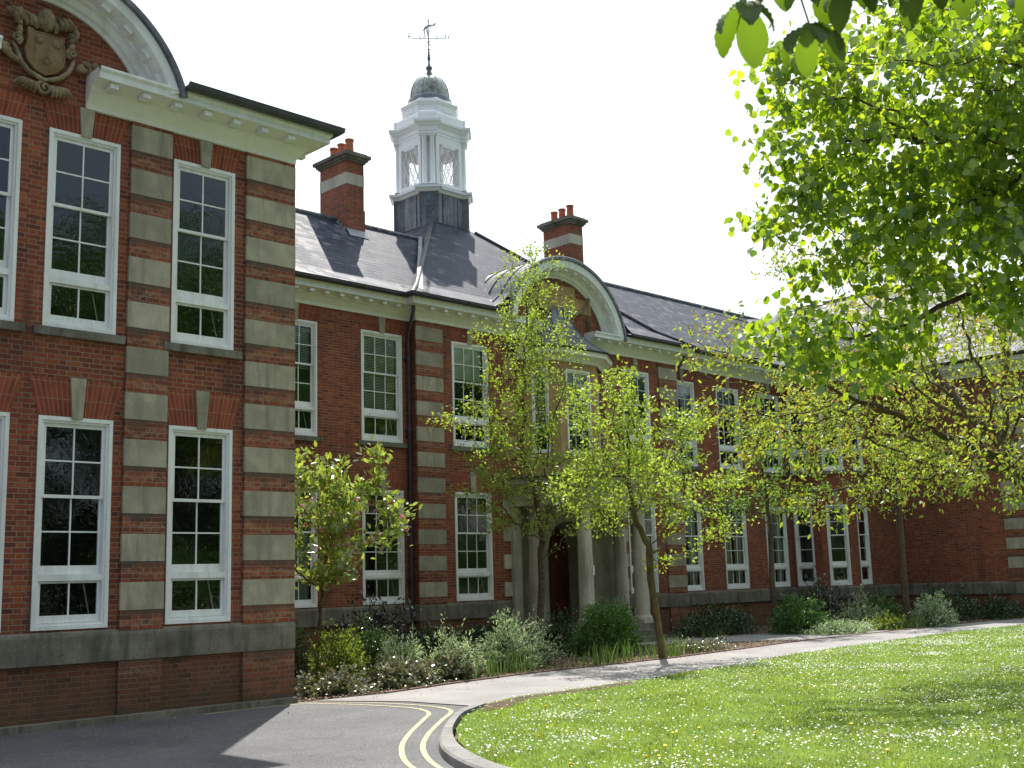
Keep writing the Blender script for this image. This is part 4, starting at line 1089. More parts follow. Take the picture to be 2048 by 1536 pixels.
mb.tube([cc - vx * .62, cc + vx * .62], .012, 5); mb.tube([cc - vy * .55, cc + vy * .55], .012, 5)
def letter(strokes, at, ax):
    for st_ in strokes: mb.tube([tuple(at + ax * (x * .16) + Vector((0, 0, z * .2))) for x, z in st_], .016, 4)
Wl = [[(-.5, 1), (-.25, 0), (0, .7), (.25, 0), (.5, 1)]]; El = [[(.4, 1), (-.4, 1), (-.4, 0), (.4, 0)], [(-.4, .5), (.2, .5)]]
Nl = [[(-.4, 0), (-.4, 1), (.4, 0), (.4, 1)]]; Sl = [[(.4, .9), (0, 1), (-.4, .75), (.4, .3), (0, 0), (-.4, .1)]]
letter(Wl, cc + vx * .68 + Vector((0, 0, -.02)), vx); letter(El, cc - vx * .68 + Vector((0, 0, -.02)), vx)
letter(Nl, cc - vy * .6 + Vector((0, 0, -.05)), vx); letter(Sl, cc + vy * .6, vx)
for sg in (-1, 1):
    mb.tube([cc + vx * (sg * .3) + Vector((0, 0, .02 + .1 * math.sin(i * .8))) + vx * (sg * .03 * math.cos(i * .8)) for i in range(8)], .010, 4)
mb.build('compass_letters', 'lead', wv)
mb = MB(); c2 = Vector((CX, CY, 21.85)); dv = (vx * .6 + vy * .8).normalized()
mb.tube([c2 - dv * .30 + Vector((0, 0, -.22)), c2 - dv * .18 + Vector((0, 0, -.05)), c2 + Vector((0, 0, .1)), c2 + dv * .22 + Vector((0, 0, .2)), c2 + dv * .40 + Vector((0, 0, .32))], [.02, .045, .05, .03, .012], 6)
mb.tube([c2 + dv * .34 + Vector((0, 0, .24)), c2 + dv * .42 + Vector((0, 0, .36))], .03, 5)
mb.tube([c2 - dv * .25 + Vector((0, 0, -.2)), c2 - dv * .2 + Vector((0, 0, -.42)), c2 - dv * .32 + Vector((0, 0, -.48))], .018, 5)
mb.tube([c2 - dv * .10 + Vector((0, 0, -.05)), c2 - dv * .02 + Vector((0, 0, -.35))], .018, 5)
mb.build('wind_vane', 'lead', wv)

# black hooded floodlights on the wall
def floodlight(x, y, z, label):
    F = empty('floodlight', (x, y, z), label, 'floodlight', 'hooded floodlights on the facade')
    mb = MB(); mb.tube([(x, y + .12, z), (x, y - .02, z + .02), (x, y - .18, z - .03)], [.05, .05, .06], 10); mb.build('bracket', 'black', F)
    mb = MB(); mb.loft([[(x + r * math.cos(a * math.pi / 8), y - .12 - .28 * t + .0, z + .12 + r * .8 * math.sin(a * math.pi / 8) - .28 * t) for a in range(16)] for r, t in ((.05, -.25), (.12, 0), (.155, .35), (.165, .8), (.15, 1.0))], True, True)
    mb.build('hood', 'black', F, smooth=50)
floodlight(18.05, R_ - .12, 4.28, 'round black hooded floodlight on the brick between the first two windows left of the downpipe')
floodlight(34.20, R_ - .12, 4.10, 'black hooded floodlight high on the brick right of the porch, behind the leaning tree')

# ------------------------------------------------------------------ ground
def sheet(name, poly, z, mat, kind='structure'):
    mb = MB(); mb.add([(x, y, z) for x, y in poly], [tuple(range(len(poly)))])
    o = mb.build(name, mat); tag(o, kind=kind)
    me = o.data
    if me.polygons[0].normal.z < 0: me.flip_normals()
    return o
near_e = [(11.62, 12.72), (13.0, 13.25), (14.35, 13.25), (16.57, 13.46), (19.33, 13.9), (23.3, 14.6), (27.06, 14.9), (32.2, 15.25), (38.0, 15.1), (46, 14.9), (70, 14.6)]
far_e = [(11.25, 16.05), (12.6, 15.92), (14.33, 16.26), (16.55, 16.57), (18.85, 16.62), (21.25, 16.60), (24.4, 16.95), (27.9, 17.40), (30.4, 17.45), (38.1, 17.6), (46, 17.4), (70, 17.2)]
kout = [(11.62, 12.72), (11.24, 12.45), (10.68, 12.06), (9.68, 11.13), (8.87, 10.28), (8.31, 9.57), (7.91, 8.88), (7.62, 8.20), (7.3, 7.0), (7.05, 4.0), (6.9, -10)]
kin = [(11.75, 12.50), (11.25, 12.22), (10.72, 11.88), (9.75, 10.97), (9.02, 10.12), (8.55, 9.45), (8.17, 8.76), (7.90, 8.12), (7.58, 6.95), (7.33, 4.0), (7.18, -10)]
sheet('ground', [(-400, -400), (400, -400), (400, 400), (-400, 400)], -.06, 'far_ground')
sheet('road', [(-60, -60), (6.9, -60)] + kout[::-1] + [(12.0, 13.2), (11.95, 14.5), (11.25, 16.05), (10.98, 16.3), (-60, 16.3)], 0.0, 'asphalt')
sheet('path', far_e[::-1] + [(11.25, 16.05), (11.95, 14.5), (12.0, 13.2)] + near_e, .012, 'path')
sheet('flower_bed', far_e + [(70, 24.5), (43.6, 24.5), (10.93, 24.6), (10.93, 16.2)], .0, 'mulch')
sheet('branch_path', [(24.6, 22.2), (24.9, 21.0), (27.9, 18.3), (28.3, 17.2), (34.0, 17.3), (31.6, 20.4), (28.6, 22.2)], .017, 'path')
lawn_poly = [(x, y - .10) for x, y in near_e] + [(60, 5), (34, -6)] + kin[::-1][:-1]
lawn = sheet('lawn', lawn_poly, .065, 'lawn')
def smooth_path(pts, n=8):
    out = []
    P = [Vector(p) for p in pts]; P = [P[0] * 2 - P[1]] + P + [P[-1] * 2 - P[-2]]
    for i in range(1, len(P) - 2):
        for j in range(n):
            t = j / n; a, b, c, d = P[i - 1:i + 3]
            out.append(0.5 * ((2 * b) + (c - a) * t + (2 * a - 5 * b + 4 * c - d) * t * t + (-a + 3 * b - 3 * c + d) * t ** 3))
    out.append(P[-2]); return out
mb = MB()                                                # kerb: rounded outer arris, open joints between the stones
so, si = smooth_path(kout, 40), smooth_path([tuple(Vector(a).lerp(Vector(b), .80)) for a, b in zip(kout, kin)], 40)
rows = []; acc = 0.0; last = None
for a, b in zip(so, si):
    if last is not None: acc += (a - last).length
    last = a; dz = 0.0
    if acc > .9: acc = 0.0; dz = -.022
    for dd in ((0,) if dz == 0 else (0, 1, 2)):
        t_ = (b - a).normalized(); tt = Vector((t_.y, -t_.x)) * (.007 * (dd - 1)) if dz else Vector((0, 0)); z_ = dz if dd == 1 else 0
        rows.append([(a.x + tt.x, a.y + tt.y, -.02), (a.x + t_.x * .01 + tt.x, a.y + t_.y * .01 + tt.y, .082 + z_), (a.x + t_.x * .035 + tt.x, a.y + t_.y * .035 + tt.y, .103 + z_), (b.x + tt.x, b.y + tt.y, .105 + z_), (b.x + tt.x, b.y + tt.y, .02)])
mb.loft(rows, False)
k = mb.build('kerb', 'kerb'); tag(k, kind='structure')
mb = MB(); mb.loft([[(x, y, .0), (x, y, .05), (x + .01, y - .05, .055), (x + .01, y - .06, .0)] for x, y in near_e], False)
k = mb.build('path_edging', 'path_edging'); tag(k, kind='structure')
mb = MB(); mb.loft([[(x, y, .0), (x, y, .035), (x, y + .05, .04), (x, y + .06, .0)] for x, y in far_e[1:]], False)
k = mb.build('bed_edging', 'path_edging'); tag(k, kind='structure')
mb = MB(); mb.box(2.1, 10.95, W - .20, W - .0, -.02, .09); k = mb.build('drain_strip', 'stone_band'); tag(k, kind='structure')
def ribbon(pts, w, z):
    mb = MB(); sp = smooth_path(pts, 10); rows = []
    for i, p in enumerate(sp):
        d = (sp[min(i + 1, len(sp) - 1)] - sp[max(0, i - 1)]).normalized(); n_ = Vector((d.y, -d.x)) * w / 2
        rows.append([(p.x + n_.x, p.y + n_.y, z), (p.x - n_.x, p.y - n_.y, z)])
    mb.loft(rows, False); return mb
l1 = [(9.2, 15.93), (10.75, 15.9), (11.22, 15.1), (11.38, 14.2), (11.36, 13.6), (11.05, 13.0), (10.45, 12.42), (9.34, 11.38), (8.47, 10.44), (7.72, 9.35), (7.2, 8.0), (6.9, 5.5), (6.75, 0), (6.65, -12)]
l2 = [(10.7, 16.08), (11.05, 15.98), (11.5, 15.2), (11.68, 14.3), (11.66, 13.5), (11.38, 12.90), (10.62, 12.22), (9.50, 11.2), (8.62, 10.25), (7.9, 9.17), (7.38, 7.9), (7.08, 5.5), (6.92, 0), (6.83, -12)]
for l in (l1, l2):
    o = ribbon(l, .062, .005).build('yellow_line', 'yellow'); tag(o, kind='structure'); 
    if o.data.polygons[0].normal.z < 0: o.data.flip_normals()

# ------------------------------------------------------------------ foliage helpers
T_DIAM = (np.array([(0, 0, 0), (-.5, .45, .12), (0, 1, -.05), (.5, .45, .12)]), np.array([(0, 2, 1), (0, 3, 2)]))
T_OVAL = (np.array([(0, 0, 0), (-.38, .22, .08), (-.5, .55, .12), (0, 1.0, -.10), (.5, .55, .12), (.38, .22, .08)]), np.array([(0, 3, 2, 1), (0, 5, 4, 3)]))
T_ROUND = (np.array([(0, 0, 0), (-.46, .16, .08), (-.52, .55, .1), (0, 1.0, -.14), (.52, .55, .1), (.46, .16, .08)]), np.array([(0, 3, 2, 1), (0, 5, 4, 3)]))
def unit(a): return a / np.maximum(np.linalg.norm(a, axis=-1, keepdims=True), 1e-9)
def leaves_arr(pos, dirs, norms, L, Wd, T):
    d = unit(dirs); x = unit(np.cross(d, norms)); n = np.cross(x, d)
    tv, tf = T; k = len(pos)
    v = pos[:, None, :] + x[:, None, :] * (tv[None, :, 0:1] * Wd[:, None, None]) + d[:, None, :] * (tv[None, :, 1:2] * L[:, None, None]) + n[:, None, :] * (tv[None, :, 2:3] * Wd[:, None, None])
    f = tf[None] + (np.arange(k) * len(tv))[:, None, None]
    return v.reshape(-1, 3), f.reshape(-1, tf.shape[1])
def ellipsoid_pts(g, c, r, n):
    p = g.normal(size=(n, 3)); p = unit(p) * (g.random((n, 1)) ** (1 / 2.4)); return np.array(c) + p * np.array(r)

def colonize(g, trunk, attract, D=.16, kill=.28, maxit=140, infl=3.0):
    nodes = []; par = []
    for i in range(len(trunk) - 1):
        a, b = np.array(trunk[i], float), np.array(trunk[i + 1], float); k = max(1, int(np.linalg.norm(b - a) / D))
        for j in range(k): nodes.append(a + (b - a) * j / k); par.append(len(nodes) - 2)
    nodes.append(np.array(trunk[-1], float)); par.append(len(nodes) - 2)
    nt = len(nodes); A = np.array(attract); N = np.array(nodes)
    d = np.linalg.norm(A[:, None] - N[None], axis=2); ni = d.argmin(1); nd = d.min(1)
    alive = np.ones(len(A), bool)
    for it in range(maxit):
        idx = np.where(alive)[0]
        if len(idx) == 0: break
        lim = infl if it < 25 else 1.2
        use = idx[nd[idx] < max(lim, nd[idx].min() + .3)]
        v = unit(A[use] - np.array(nodes)[ni[use]])
        acc = {}
        for q, i in zip(v, ni[use]): acc[i] = acc.get(i, 0) + q
        new = []
        for i, s in acc.items():
            s = s / max(1e-6, np.linalg.norm(s)); s = s + g.normal(size=3) * .22; s = s / np.linalg.norm(s)
            new.append((nodes[i] + s * D, i))
        b = len(nodes)
        for p, i in new: nodes.append(p); par.append(i)
        Nn = np.array([p for p, _ in new]); dd = np.linalg.norm(A[:, None] - Nn[None], axis=2)
        m = dd.min(1); mi = dd.argmin(1) + b; better = m < nd
        nd = np.where(better, m, nd); ni = np.where(better, mi, ni)
        alive &= nd > kill
    return np.array(nodes), np.array(par), nt

def branch_mesh(nodes, par, r_tip, power=2.3, rmin=None, trunk_r=None):
    n = len(nodes); w = np.zeros(n); kids = [[] for _ in range(n)]
    for i in range(n):
        if par[i] >= 0: kids[par[i]].append(i)
    for i in range(n - 1, -1, -1):
        if not kids[i]: w[i] = 1.0
        if par[i] >= 0: w[par[i]] += w[i]
    rad = r_tip * w ** (1 / power)
    if trunk_r: rad = rad * (1 + (trunk_r / rad[0] - 1) * np.clip((rad / rad[0]), 0, 1) ** 1.0)
    mb = MB(); starts = [0]; seen = set()
    stack = [(0, None)]
    while stack:
        i, frm = stack.pop(); chain = [] if frm is None else [frm]; cur = i
        while True:
            chain.append(cur); ks = kids[cur]
            if not ks: break
            ks = sorted(ks, key=lambda q: -w[q])
            for q in ks[1:]: stack.append((q, cur))
            cur = ks[0]
        if len(chain) >= 2:
            rr = [float(rad[q]) for q in chain]
            if frm is not None: rr[0] = min(rr[0], rr[1] * 1.15)
            mb.tube([nodes[q] for q in chain], rr, 7 if rr[0] > .03 else 4 if rr[0] > .006 else 3, caps=False)
    return mb, rad, w, kids

def tree(name, label, cat, group, trunk, clusters, natt, mat, leafL, leafW, per, T=T_OVAL, seed=1, D=.16, kill=.26, r_tip=.004, trunk_r=None, droop=.35, spread=.16,
         bark='bark', extra_att=None, wmax=10, up=.6, clump=16, clump_r=.75):
    g = np.random.default_rng(seed)
    att = []
    for c, r, f in clusters:                        # shoots gathered in sprays with gaps between
        na = max(8, int(natt * f)); ns = max(3, int(na / clump)); sub_c = ellipsoid_pts(g, c, r, ns)
        q = sub_c[g.integers(0, ns, na)] + g.normal(size=(na, 3)) * np.array([.24, .24, .11]) * (clump_r + .10 * np.array(r))
        att.append(q)
    att = np.concatenate(att)
    if extra_att is not None: att = np.concatenate([att, extra_att])
    nodes, par, nt = colonize(g, trunk, att, D, kill)
    mb, rad, w, kids = branch_mesh(nodes, par, r_tip, trunk_r=trunk_r)
    base = Vector(trunk[0]); t = empty(name, base, label, cat, group)
    mb.build('trunk', bark, t, smooth=60, origin=base)
    tw = np.where((w <= wmax) & (np.arange(len(nodes)) > nt))[0]
    cnt = np.maximum(0, g.normal(per, per * .55, len(tw))).astype(int); i = np.repeat(tw, cnt); k = len(i)
    f = g.random((k, 1)); pa = nodes[np.maximum(par[i], 0)]
    tang = unit(nodes[i] - pa)
    pos = pa + (nodes[i] - pa) * f + g.normal(size=(k, 3)) * spread * .42
    d = unit(tang * .55 + g.normal(size=(k, 3)) * .62 + np.array([0, 0, -droop]))
    nrm = unit(g.normal(size=(k, 3)) * .75 + np.array([0, 0, up]))
    sz = g.uniform(.62, 1.15, k)
    v, fc = leaves_arr(pos, d, nrm, leafL * sz, leafW * sz * g.uniform(.85, 1.15, k), T)
    np_mesh('crown', v, fc, mat, t)
    return t, nodes, tw

# ------------------------------------------------------------------ trees
GT = 'young trees in the bed before the building'
def push(k, seq): return [(tuple((c[0] * k, c[1] * k, 1.786 + (c[2] - 1.786) * k)), tuple(v * k for v in r), f) for c, r, f in seq]
tree('young_tree', 'tall narrow young tree with many upright stems, in front of the porch door', 'tree', GT, [(21.55, 21.0, 0), (21.62, 21.02, .9), (21.75, 21.05, 1.8), (21.8, 21.1, 2.6)],
     push(1.083, [((19.6, 19.5, 4.3), (2.2, 1.5, 1.5), .30), ((19.9, 19.5, 6.1), (1.6, 1.3, 1.5), .28), ((20.0, 19.5, 7.9), (1.45, 1.1, 1.4), .22), ((19.95, 19.5, 9.5), (.7, .6, .85), .10), ((17.75, 19.4, 5.4), (.9, .6, .55), .07), ((21.7, 19.5, 4.9), (.9, .8, .7), .07), ((19.6, 19.5, 3.0), (1.5, 1.1, .5), .05)]),
     2100, 'leaf_young', .09, .05, 9, seed=11, D=.15, kill=.22, trunk_r=.095, droop=.25, spread=.24)
tree('young_tree', 'bright yellow-green young tree on a leaning trunk at the edge of the path', 'tree', GT, [(21.06, 16.72, 0), (20.85, 16.66, .9), (20.62, 16.6, 1.8), (20.50, 16.5, 2.5)],
     [((20.3, 16.5, 4.0), (2.2, 1.7, 1.2), .40), ((19.9, 16.5, 5.4), (1.4, 1.2, .95), .22), ((19.6, 16.5, 6.35), (.4, .4, .5), .04), ((22.5, 16.4, 4.2), (1.1, .7, .45), .09), ((18.4, 16.5, 3.6), (.8, .7, .5), .07), ((21.7, 16.5, 5.5), (.9, .7, .6), .09), ((22.9, 16.4, 3.0), (.8, .4, .3), .04), ((18.9, 16.4, 2.9), (.7, .5, .3), .03)],
     1450, 'leaf_young', .105, .055, 9, seed=22, D=.14, kill=.22, trunk_r=.085, droop=.45, bark='bark_green', spread=.26)
tree('young_tree', 'small young tree with shade-darkened leaves close to the wall right of the porch', 'tree', GT, [(31.3, 20.4, 0), (31.25, 20.4, 1.6), (31.35, 20.4, 3.0)],
     [((31.2, 20.4, 4.9), (2.3, 1.7, 1.5), .5), ((31.2, 20.4, 6.5), (1.2, 1.0, .9), .2), ((29.2, 20.4, 3.9), (1.2, .9, .6), .15), ((32.9, 20.4, 4.0), (1.1, .9, .7), .15)],
     900, 'leaf_shade', .11, .06, 8, seed=33, D=.18, kill=.27, trunk_r=.09, droop=.35, spread=.26)
tree('young_tree', 'slim straight young tree furthest along the bed, beside the silver-green mound', 'tree', GT, [(36.2, 18.6, 0), (36.2, 18.6, 2.0), (36.25, 18.6, 3.6)],
     [((36.0, 18.6, 5.4), (2.3, 1.9, 1.5), .6), ((36.4, 18.6, 4.1), (.9, .8, .8), .2), ((38.2, 18.6, 5.4), (1.6, 1.3, 1.0), .2)],
     900, 'leaf_young', .10, .055, 8, seed=44, D=.18, kill=.27, trunk_r=.11, droop=.4, spread=.26)
tree('cherry_tree', 'spreading cherry tree with bronze and yellow-green leaves reaching in from the right', 'tree', None, [(21.2, 7.2, 0), (20.9, 7.3, 1.4), (20.3, 7.5, 2.4), (19.4, 7.8, 3.2)],
     [((15.4, 9.5, 4.0), (1.15, 1.0, 1.35), .19), ((16.9, 8.2, 3.9), (1.5, 1.5, 1.1), .2), ((18.4, 7.6, 4.6), (1.9, 1.8, 1.5), .2), ((14.35, 10.25, 5.2), (.55, .5, .75), .05), ((14.6, 10.25, 4.2), (.5, .5, .6), .04), ((16.2, 8.7, 5.5), (1.4, 1.2, .7), .08), ((20.9, 6.6, 5.4), (2.6, 2.6, 1.5), .14), ((15.6, 9.2, 2.75), (.8, .8, .25), .04), ((16.9, 7.2, 3.0), (.8, .8, .3), .04), ((19.6, 10.2, 5.0), (2.2, 1.7, 1.4), .16), ((22.4, 10.2, 5.6), (2.2, 2.0, 1.5), .12), ((17.2, 10.6, 4.6), (1.3, 1.0, 1.1), .08), ((15.5, 7.4, 5.2), (1.4, 1.4, .8), .08), ((20.2, 11.2, 7.8), (1.8, 1.6, 1.3), .14), ((23.2, 11.4, 8.5), (2.3, 2.1, 1.6), .16), ((20.5, 8.4, 8.3), (2.3, 1.9, 1.4), .16)],
     2500, 'leaf_bronze', .095, .042, 8, seed=55, D=.16, kill=.25, trunk_r=.22, droop=.5, spread=.26)
tree('lime_tree', 'large lime tree with broad fresh green leaves hanging across the top right', 'tree', None, [(11.6, 1.6, 0), (11.5, 1.7, 2.5), (11.0, 2.0, 4.2), (10.3, 2.5, 5.4)],
     [((7.75, 4.05, 5.25), (.80, .80, .72), .15), ((7.46, 4.64, 4.42), (.24, .26, .2), .03), ((7.62, 4.35, 4.6), (.3, .3, .22), .04), ((7.95, 4.0, 4.3), (.38, .42, .5), .10), ((7.62, 4.62, 3.5), (.33, .32, .28), .06), ((8.35, 3.3, 4.4), (.7, .7, .8), .18), ((8.0, 4.15, 3.55), (.45, .45, .36), .08), ((9.2, 3.0, 5.6), (1.5, 1.4, 1.1), .18), ((8.6, 3.2, 6.0), (1.3, 1.2, .6), .12), ((8.7, 3.1, 3.9), (.6, .6, .5), .08), ((10.2, 4.4, 6.2), (1.6, 1.5, 1.1), .14), ((9.6, 3.6, 4.8), (1.1, 1.1, .8), .12), ((9.3, 2.6, 4.4), (.9, .9, .6), .08), ((7.15, 4.25, 5.35), (.3, .3, .3), .035)],
     6000, 'leaf_lime', .078, .066, 8, T=T_ROUND, seed=66, D=.09, kill=.125, r_tip=.0014, trunk_r=.20, droop=.8, spread=.20, up=.5, wmax=9, clump=34, clump_r=.3)
mg, mgn, mgt = tree('flowering_shrub', 'pale green small tree with pink blossom at the corner of the near wing', 'shrub', None, [(13.5, 19.2, 0), (13.55, 19.15, .6), (13.5, 19.1, 1.1)],
     [((12.9, 19.0, 3.15), (1.4, .9, .85), .42), ((14.5, 19.0, 3.0), (1.05, .7, .7), .24), ((14.75, 19.0, 3.9), (.25, .25, .6), .04), ((13.6, 19.0, 4.35), (.5, .4, .25), .05), ((12.7, 19.0, 4.0), (.5, .5, .35), .05), ((13.8, 19.0, 2.1), (.7, .5, .35), .09), ((12.9, 19.0, 2.1), (.7, .5, .3), .06)],
     560, 'leaf_magnolia', .16, .08, 13, seed=77, D=.14, kill=.22, trunk_r=.035, droop=-.25, spread=.26)
g = np.random.default_rng(3)
bp = mgn[g.choice(mgt, 120)] + g.normal(size=(120, 3)) * .06; bp = bp[(bp[:, 2] < 3.5)]
k = 9; pos = np.repeat(bp, k, 0) + g.normal(size=(len(bp) * k, 3)) * .015
v, f = leaves_arr(pos, unit(g.normal(size=pos.shape) + [0, 0, .5]), unit(g.normal(size=pos.shape)), g.uniform(.045, .075, len(pos)), g.uniform(.035, .055, len(pos)), T_OVAL)
np_mesh('blossom', v, f, 'blossom', mg)

# horse chestnut: large drooping palmate leaves close to the camera
HC = empty('horse_chestnut_tree', (5.4, -1.3, 0), 'horse chestnut with large drooping fingered leaves at the very top right, nearest the viewer', 'tree')
hub = [(2.44, 1.56, 3.25), (2.53, 1.43, 3.17), (2.57, 1.32, 3.27), (2.68, 1.18, 3.26), (2.50, 1.50, 3.36), (2.62, 1.38, 3.34), (2.75, 1.24, 3.38), (2.82, 1.08, 3.33), (2.62, 1.60, 3.55), (3.25, 1.1, 3.45), (2.85, 1.32, 3.55), (3.4, .6, 3.4), (3.5, .9, 3.6)]
twigs = [[(5.15, -.95, 3.0), (4.5, -.2, 3.7), (3.8, .5, 3.85), (3.2, 1.1, 3.75), (2.75, 1.45, 3.62), (2.5, 1.6, 3.5)], [(3.8, .5, 3.85), (3.3, .8, 3.6), (2.95, 1.0, 3.5), (2.6, 1.35, 3.42), (2.45, 1.5, 3.36)]]
mb = MB()
mb.tube([(5.4, -1.3, 0), (5.35, -1.2, 1.6), (5.2, -1.0, 2.8), (5.0, -.7, 3.8), (4.7, -.3, 4.6)], [.26, .22, .18, .14, .09], 10)
mb.tube(twigs[0], [.11, .06, .035, .02, .011, .006], 7); mb.tube(twigs[1], [.02, .014, .01, .006, .004], 7)
for h in hub:
    cand = [Vector(a).lerp(Vector(b), t / 5) for tw in twigs for a, b in zip(tw[:-1], tw[1:]) for t in range(6)]
    q = min(cand, key=lambda p: (p - Vector(h)).length)
    mb.tube([q, (q + Vector(h)) / 2 + Vector((0, 0, .03)), h], [.005, .003, .0025], 5)
mb.build('trunk', 'bark', HC, smooth=60, origin=(5.4, -1.3, 0))
for hi, h in enumerate(hub):
    g = np.random.default_rng(100 + hi); mb = MB(); nlf = 5 + hi % 2; yaw0 = g.uniform(0, 6.28)
    for j in range(nlf):
        a = yaw0 + 2 * math.pi * j / nlf + g.uniform(-.2, .2); Lf = g.uniform(.12, .185) * (1 if j % 2 else .85); Wf = Lf * g.uniform(.38, .48)
        out = Vector((math.cos(a), math.sin(a), 0)); side = Vector((-out.y, out.x, 0)); p = Vector(h); rows = []
        for i in range(17):
            t = i / 16; ang = -.25 - t * g.uniform(1.15, 1.3) if i else -.2
            if i: p = p + (out * math.cos(ang) + Vector((0, 0, math.sin(ang)))) * (Lf / 16)
            ww = Wf * (math.sin(math.pi * min(1, t ** 1.25 * .96 + .02)) ** .8) * (.5 if t < .05 else 1) * .55
            up_ = (out * -math.sin(ang) + Vector((0, 0, math.cos(ang)))); cup = up_ * ww * .22
            ser = up_ * (.0022 if i % 2 else -.0022)
            rows.append([tuple(p - side * ww + cup + ser), tuple(p - side * ww * .5 + cup * .3 - ser), tuple(p), tuple(p + side * ww * .5 + cup * .3 - ser), tuple(p + side * ww + cup + ser)])
        mb.loft(rows, False)
    mb.build('leaf', 'leaf_chestnut', HC, smooth=80)

# trees across the lawn behind the viewer, seen in the window panes
def far_tree_meshes(seed):
    g = np.random.default_rng(seed)
    cl = [((g.uniform(-2.2, 2.2), g.uniform(-2.2, 2.2), g.uniform(1.4, 10)), (g.uniform(1.6, 2.6),) * 2 + (g.uniform(1.0, 1.7),)) for _ in range(20)]
    pos = np.concatenate([ellipsoid_pts(g, c, r, 1700) for c, r in cl]); k = len(pos)
    v, f = leaves_arr(pos, unit(g.normal(size=(k, 3))), unit(g.normal(size=(k, 3))), g.uniform(.14, .26, k), g.uniform(.09, .17, k), T_DIAM)
    mb = MB(); mb.tube([(0, 0, 0), (.05, 0, 3), (0, .1, 6), (.1, 0, 9)], [.32, .26, .17, .06], 8)
    for c, r in cl[::2]: mb.tube([(0, 0, max(2.5, c[2] - 3)), ((c[0]) * .5, c[1] * .5, c[2] - 1.2), c], [.12, .08, .04], 6)
    return v, f, mb
v, f, mb = far_tree_meshes(9)
t0_ = empty('broadleaf_tree', (24, -12, 0), 'tall broadleaf tree across the lawn, mirrored in the near wing windows', 'tree', 'broadleaf trees across the lawn')
cr = np_mesh('crown', v + np.array([24, -12, 0]), f, 'leaf_mid', t0_); tk = MB(); tk.v = [(x + 24, y - 12, z) for x, y, z in mb.v]; tk.f = mb.f; tk.m = mb.m; tk = tk.build('trunk', 'bark', t0_)
t0_.scale = (1.5, 1.5, 1.35)
TB = [(34, -14, 1.25, 1.0, 'second tall tree across the lawn, behind the viewer'), (45, -12, 1.1, 2.2, 'broad tree across the lawn, mirrored in the centre block windows'), (58, -17, 1.4, 3.9, 'largest tree far across the lawn'), (13, -16, 1.2, 5.0, 'tall tree across the road behind the viewer'),
      (29, -21, 1.45, .4, 'tree in the second row across the lawn, over the near wing windows'), (40, -22, 1.5, 2.9, 'tall tree in the second row across the lawn'), (52, -24, 1.5, 4.6, 'tree at the back of the grove across the lawn'), (19, -20, 1.4, 1.7, 'tall tree beside the road behind the viewer'), (68, -12, 1.3, 3.1, 'tree at the far end of the lawn'), (3, -19, 1.3, 2.0, 'tree beyond the road behind the viewer')]
for x, y, s, r, lab in TB:
    o = t0_.copy(); COL.objects.link(o); o.location = (x, y, 0); o.scale = (s * 1.45, s * 1.45, s * 1.25); o.rotation_euler = (0, 0, r); o['label'] = lab
    for c in (cr, tk): q = c.copy(); COL.objects.link(q); q.parent = o

# ------------------------------------------------------------------ shrubs and plants
def shrub(name, label, cat, base, size, n, per, L, Wd, mat, seed, T=T_OVAL, up=.35, low=.0, group=None, stem='stalk', ragged=.15, tmin=.4, down=0.0):
    g = np.random.default_rng(seed); bx, by, bz = base; rx, ry, h = size
    d = g.normal(size=(n, 3)); d[:, 2] = np.abs(d[:, 2]) + low; d = unit(d)
    lump = 1 + ragged * np.sin(d[:, 0] * 5 + seed) * np.cos(d[:, 1] * 6 + seed * 2) + g.uniform(-ragged, ragged, n)
    rad = g.uniform(.5, 1.0, n) ** .5 * lump
    tgt = np.stack([bx + d[:, 0] * rx * rad, by + d[:, 1] * ry * rad, bz + np.maximum(.04, d[:, 2] * h * rad)], 1)
    st = np.stack([bx + g.normal(size=n) * rx * .25, by + g.normal(size=n) * ry * .25, np.full(n, bz)], 1)
    t = empty(name, base, label, cat, group)
    mb = MB()
    for i in range(0, n, max(1, n // 110)):
        mid = (st[i] + tgt[i]) / 2 + np.array([0, 0, h * .12]); mb.tube([st[i], mid, tgt[i]], [.009, .006, .003], 3, caps=False)
    mb.build('stems', stem, t, origin=base)
    k = n * per; idx = np.repeat(np.arange(n), per); tt = g.uniform(tmin, 1.0, (k, 1)) ** .7
    mid = (st + tgt) / 2 + np.array([0, 0, h * .12]); a, b, c = st[idx], mid[idx], tgt[idx]
    pos = a * (1 - tt) ** 2 + 2 * b * tt * (1 - tt) + c * tt ** 2 + g.normal(size=(k, 3)) * L * .35
    pos[:, 2] = np.maximum(pos[:, 2], bz + .015)
    tang = unit(c - b)
    dd = unit(tang * .7 + g.normal(size=(k, 3)) * .6 + np.array([0, 0, up - down]))
    nn = unit(g.normal(size=(k, 3)) * .6 + np.array([0, 0, .7]))
    sz = g.uniform(.6, 1.15, k)
    v, f = leaves_arr(pos, dd, nn, L * sz, Wd * sz, T)
    np_mesh('foliage', v, f, mat, t)
    return t
S = 'shrub'
GS = 'shrubs in the bed before the building'
shrub('evergreen_shrub', 'dark evergreen shrub tucked behind the corner of the near wing', S, (12.9, 19.6, 0), (1.0, .8, 1.35), 260, 12, .07, .032, 'leaf_dark', 1, group=GS)
shrub('evergreen_shrub', 'golden-green shrub with small glossy leaves beside the near wing corner', S, (13.6, 18.6, 0), (.75, .65, 1.22), 260, 12, .06, .03, 'leaf_gold', 2, group=GS)
shrub('evergreen_shrub', 'dark green shrub between the golden shrub and the silver sage', S, (14.55, 18.9, 0), (.75, .7, 1.2), 240, 12, .065, .03, 'leaf_dark', 3, group=GS)
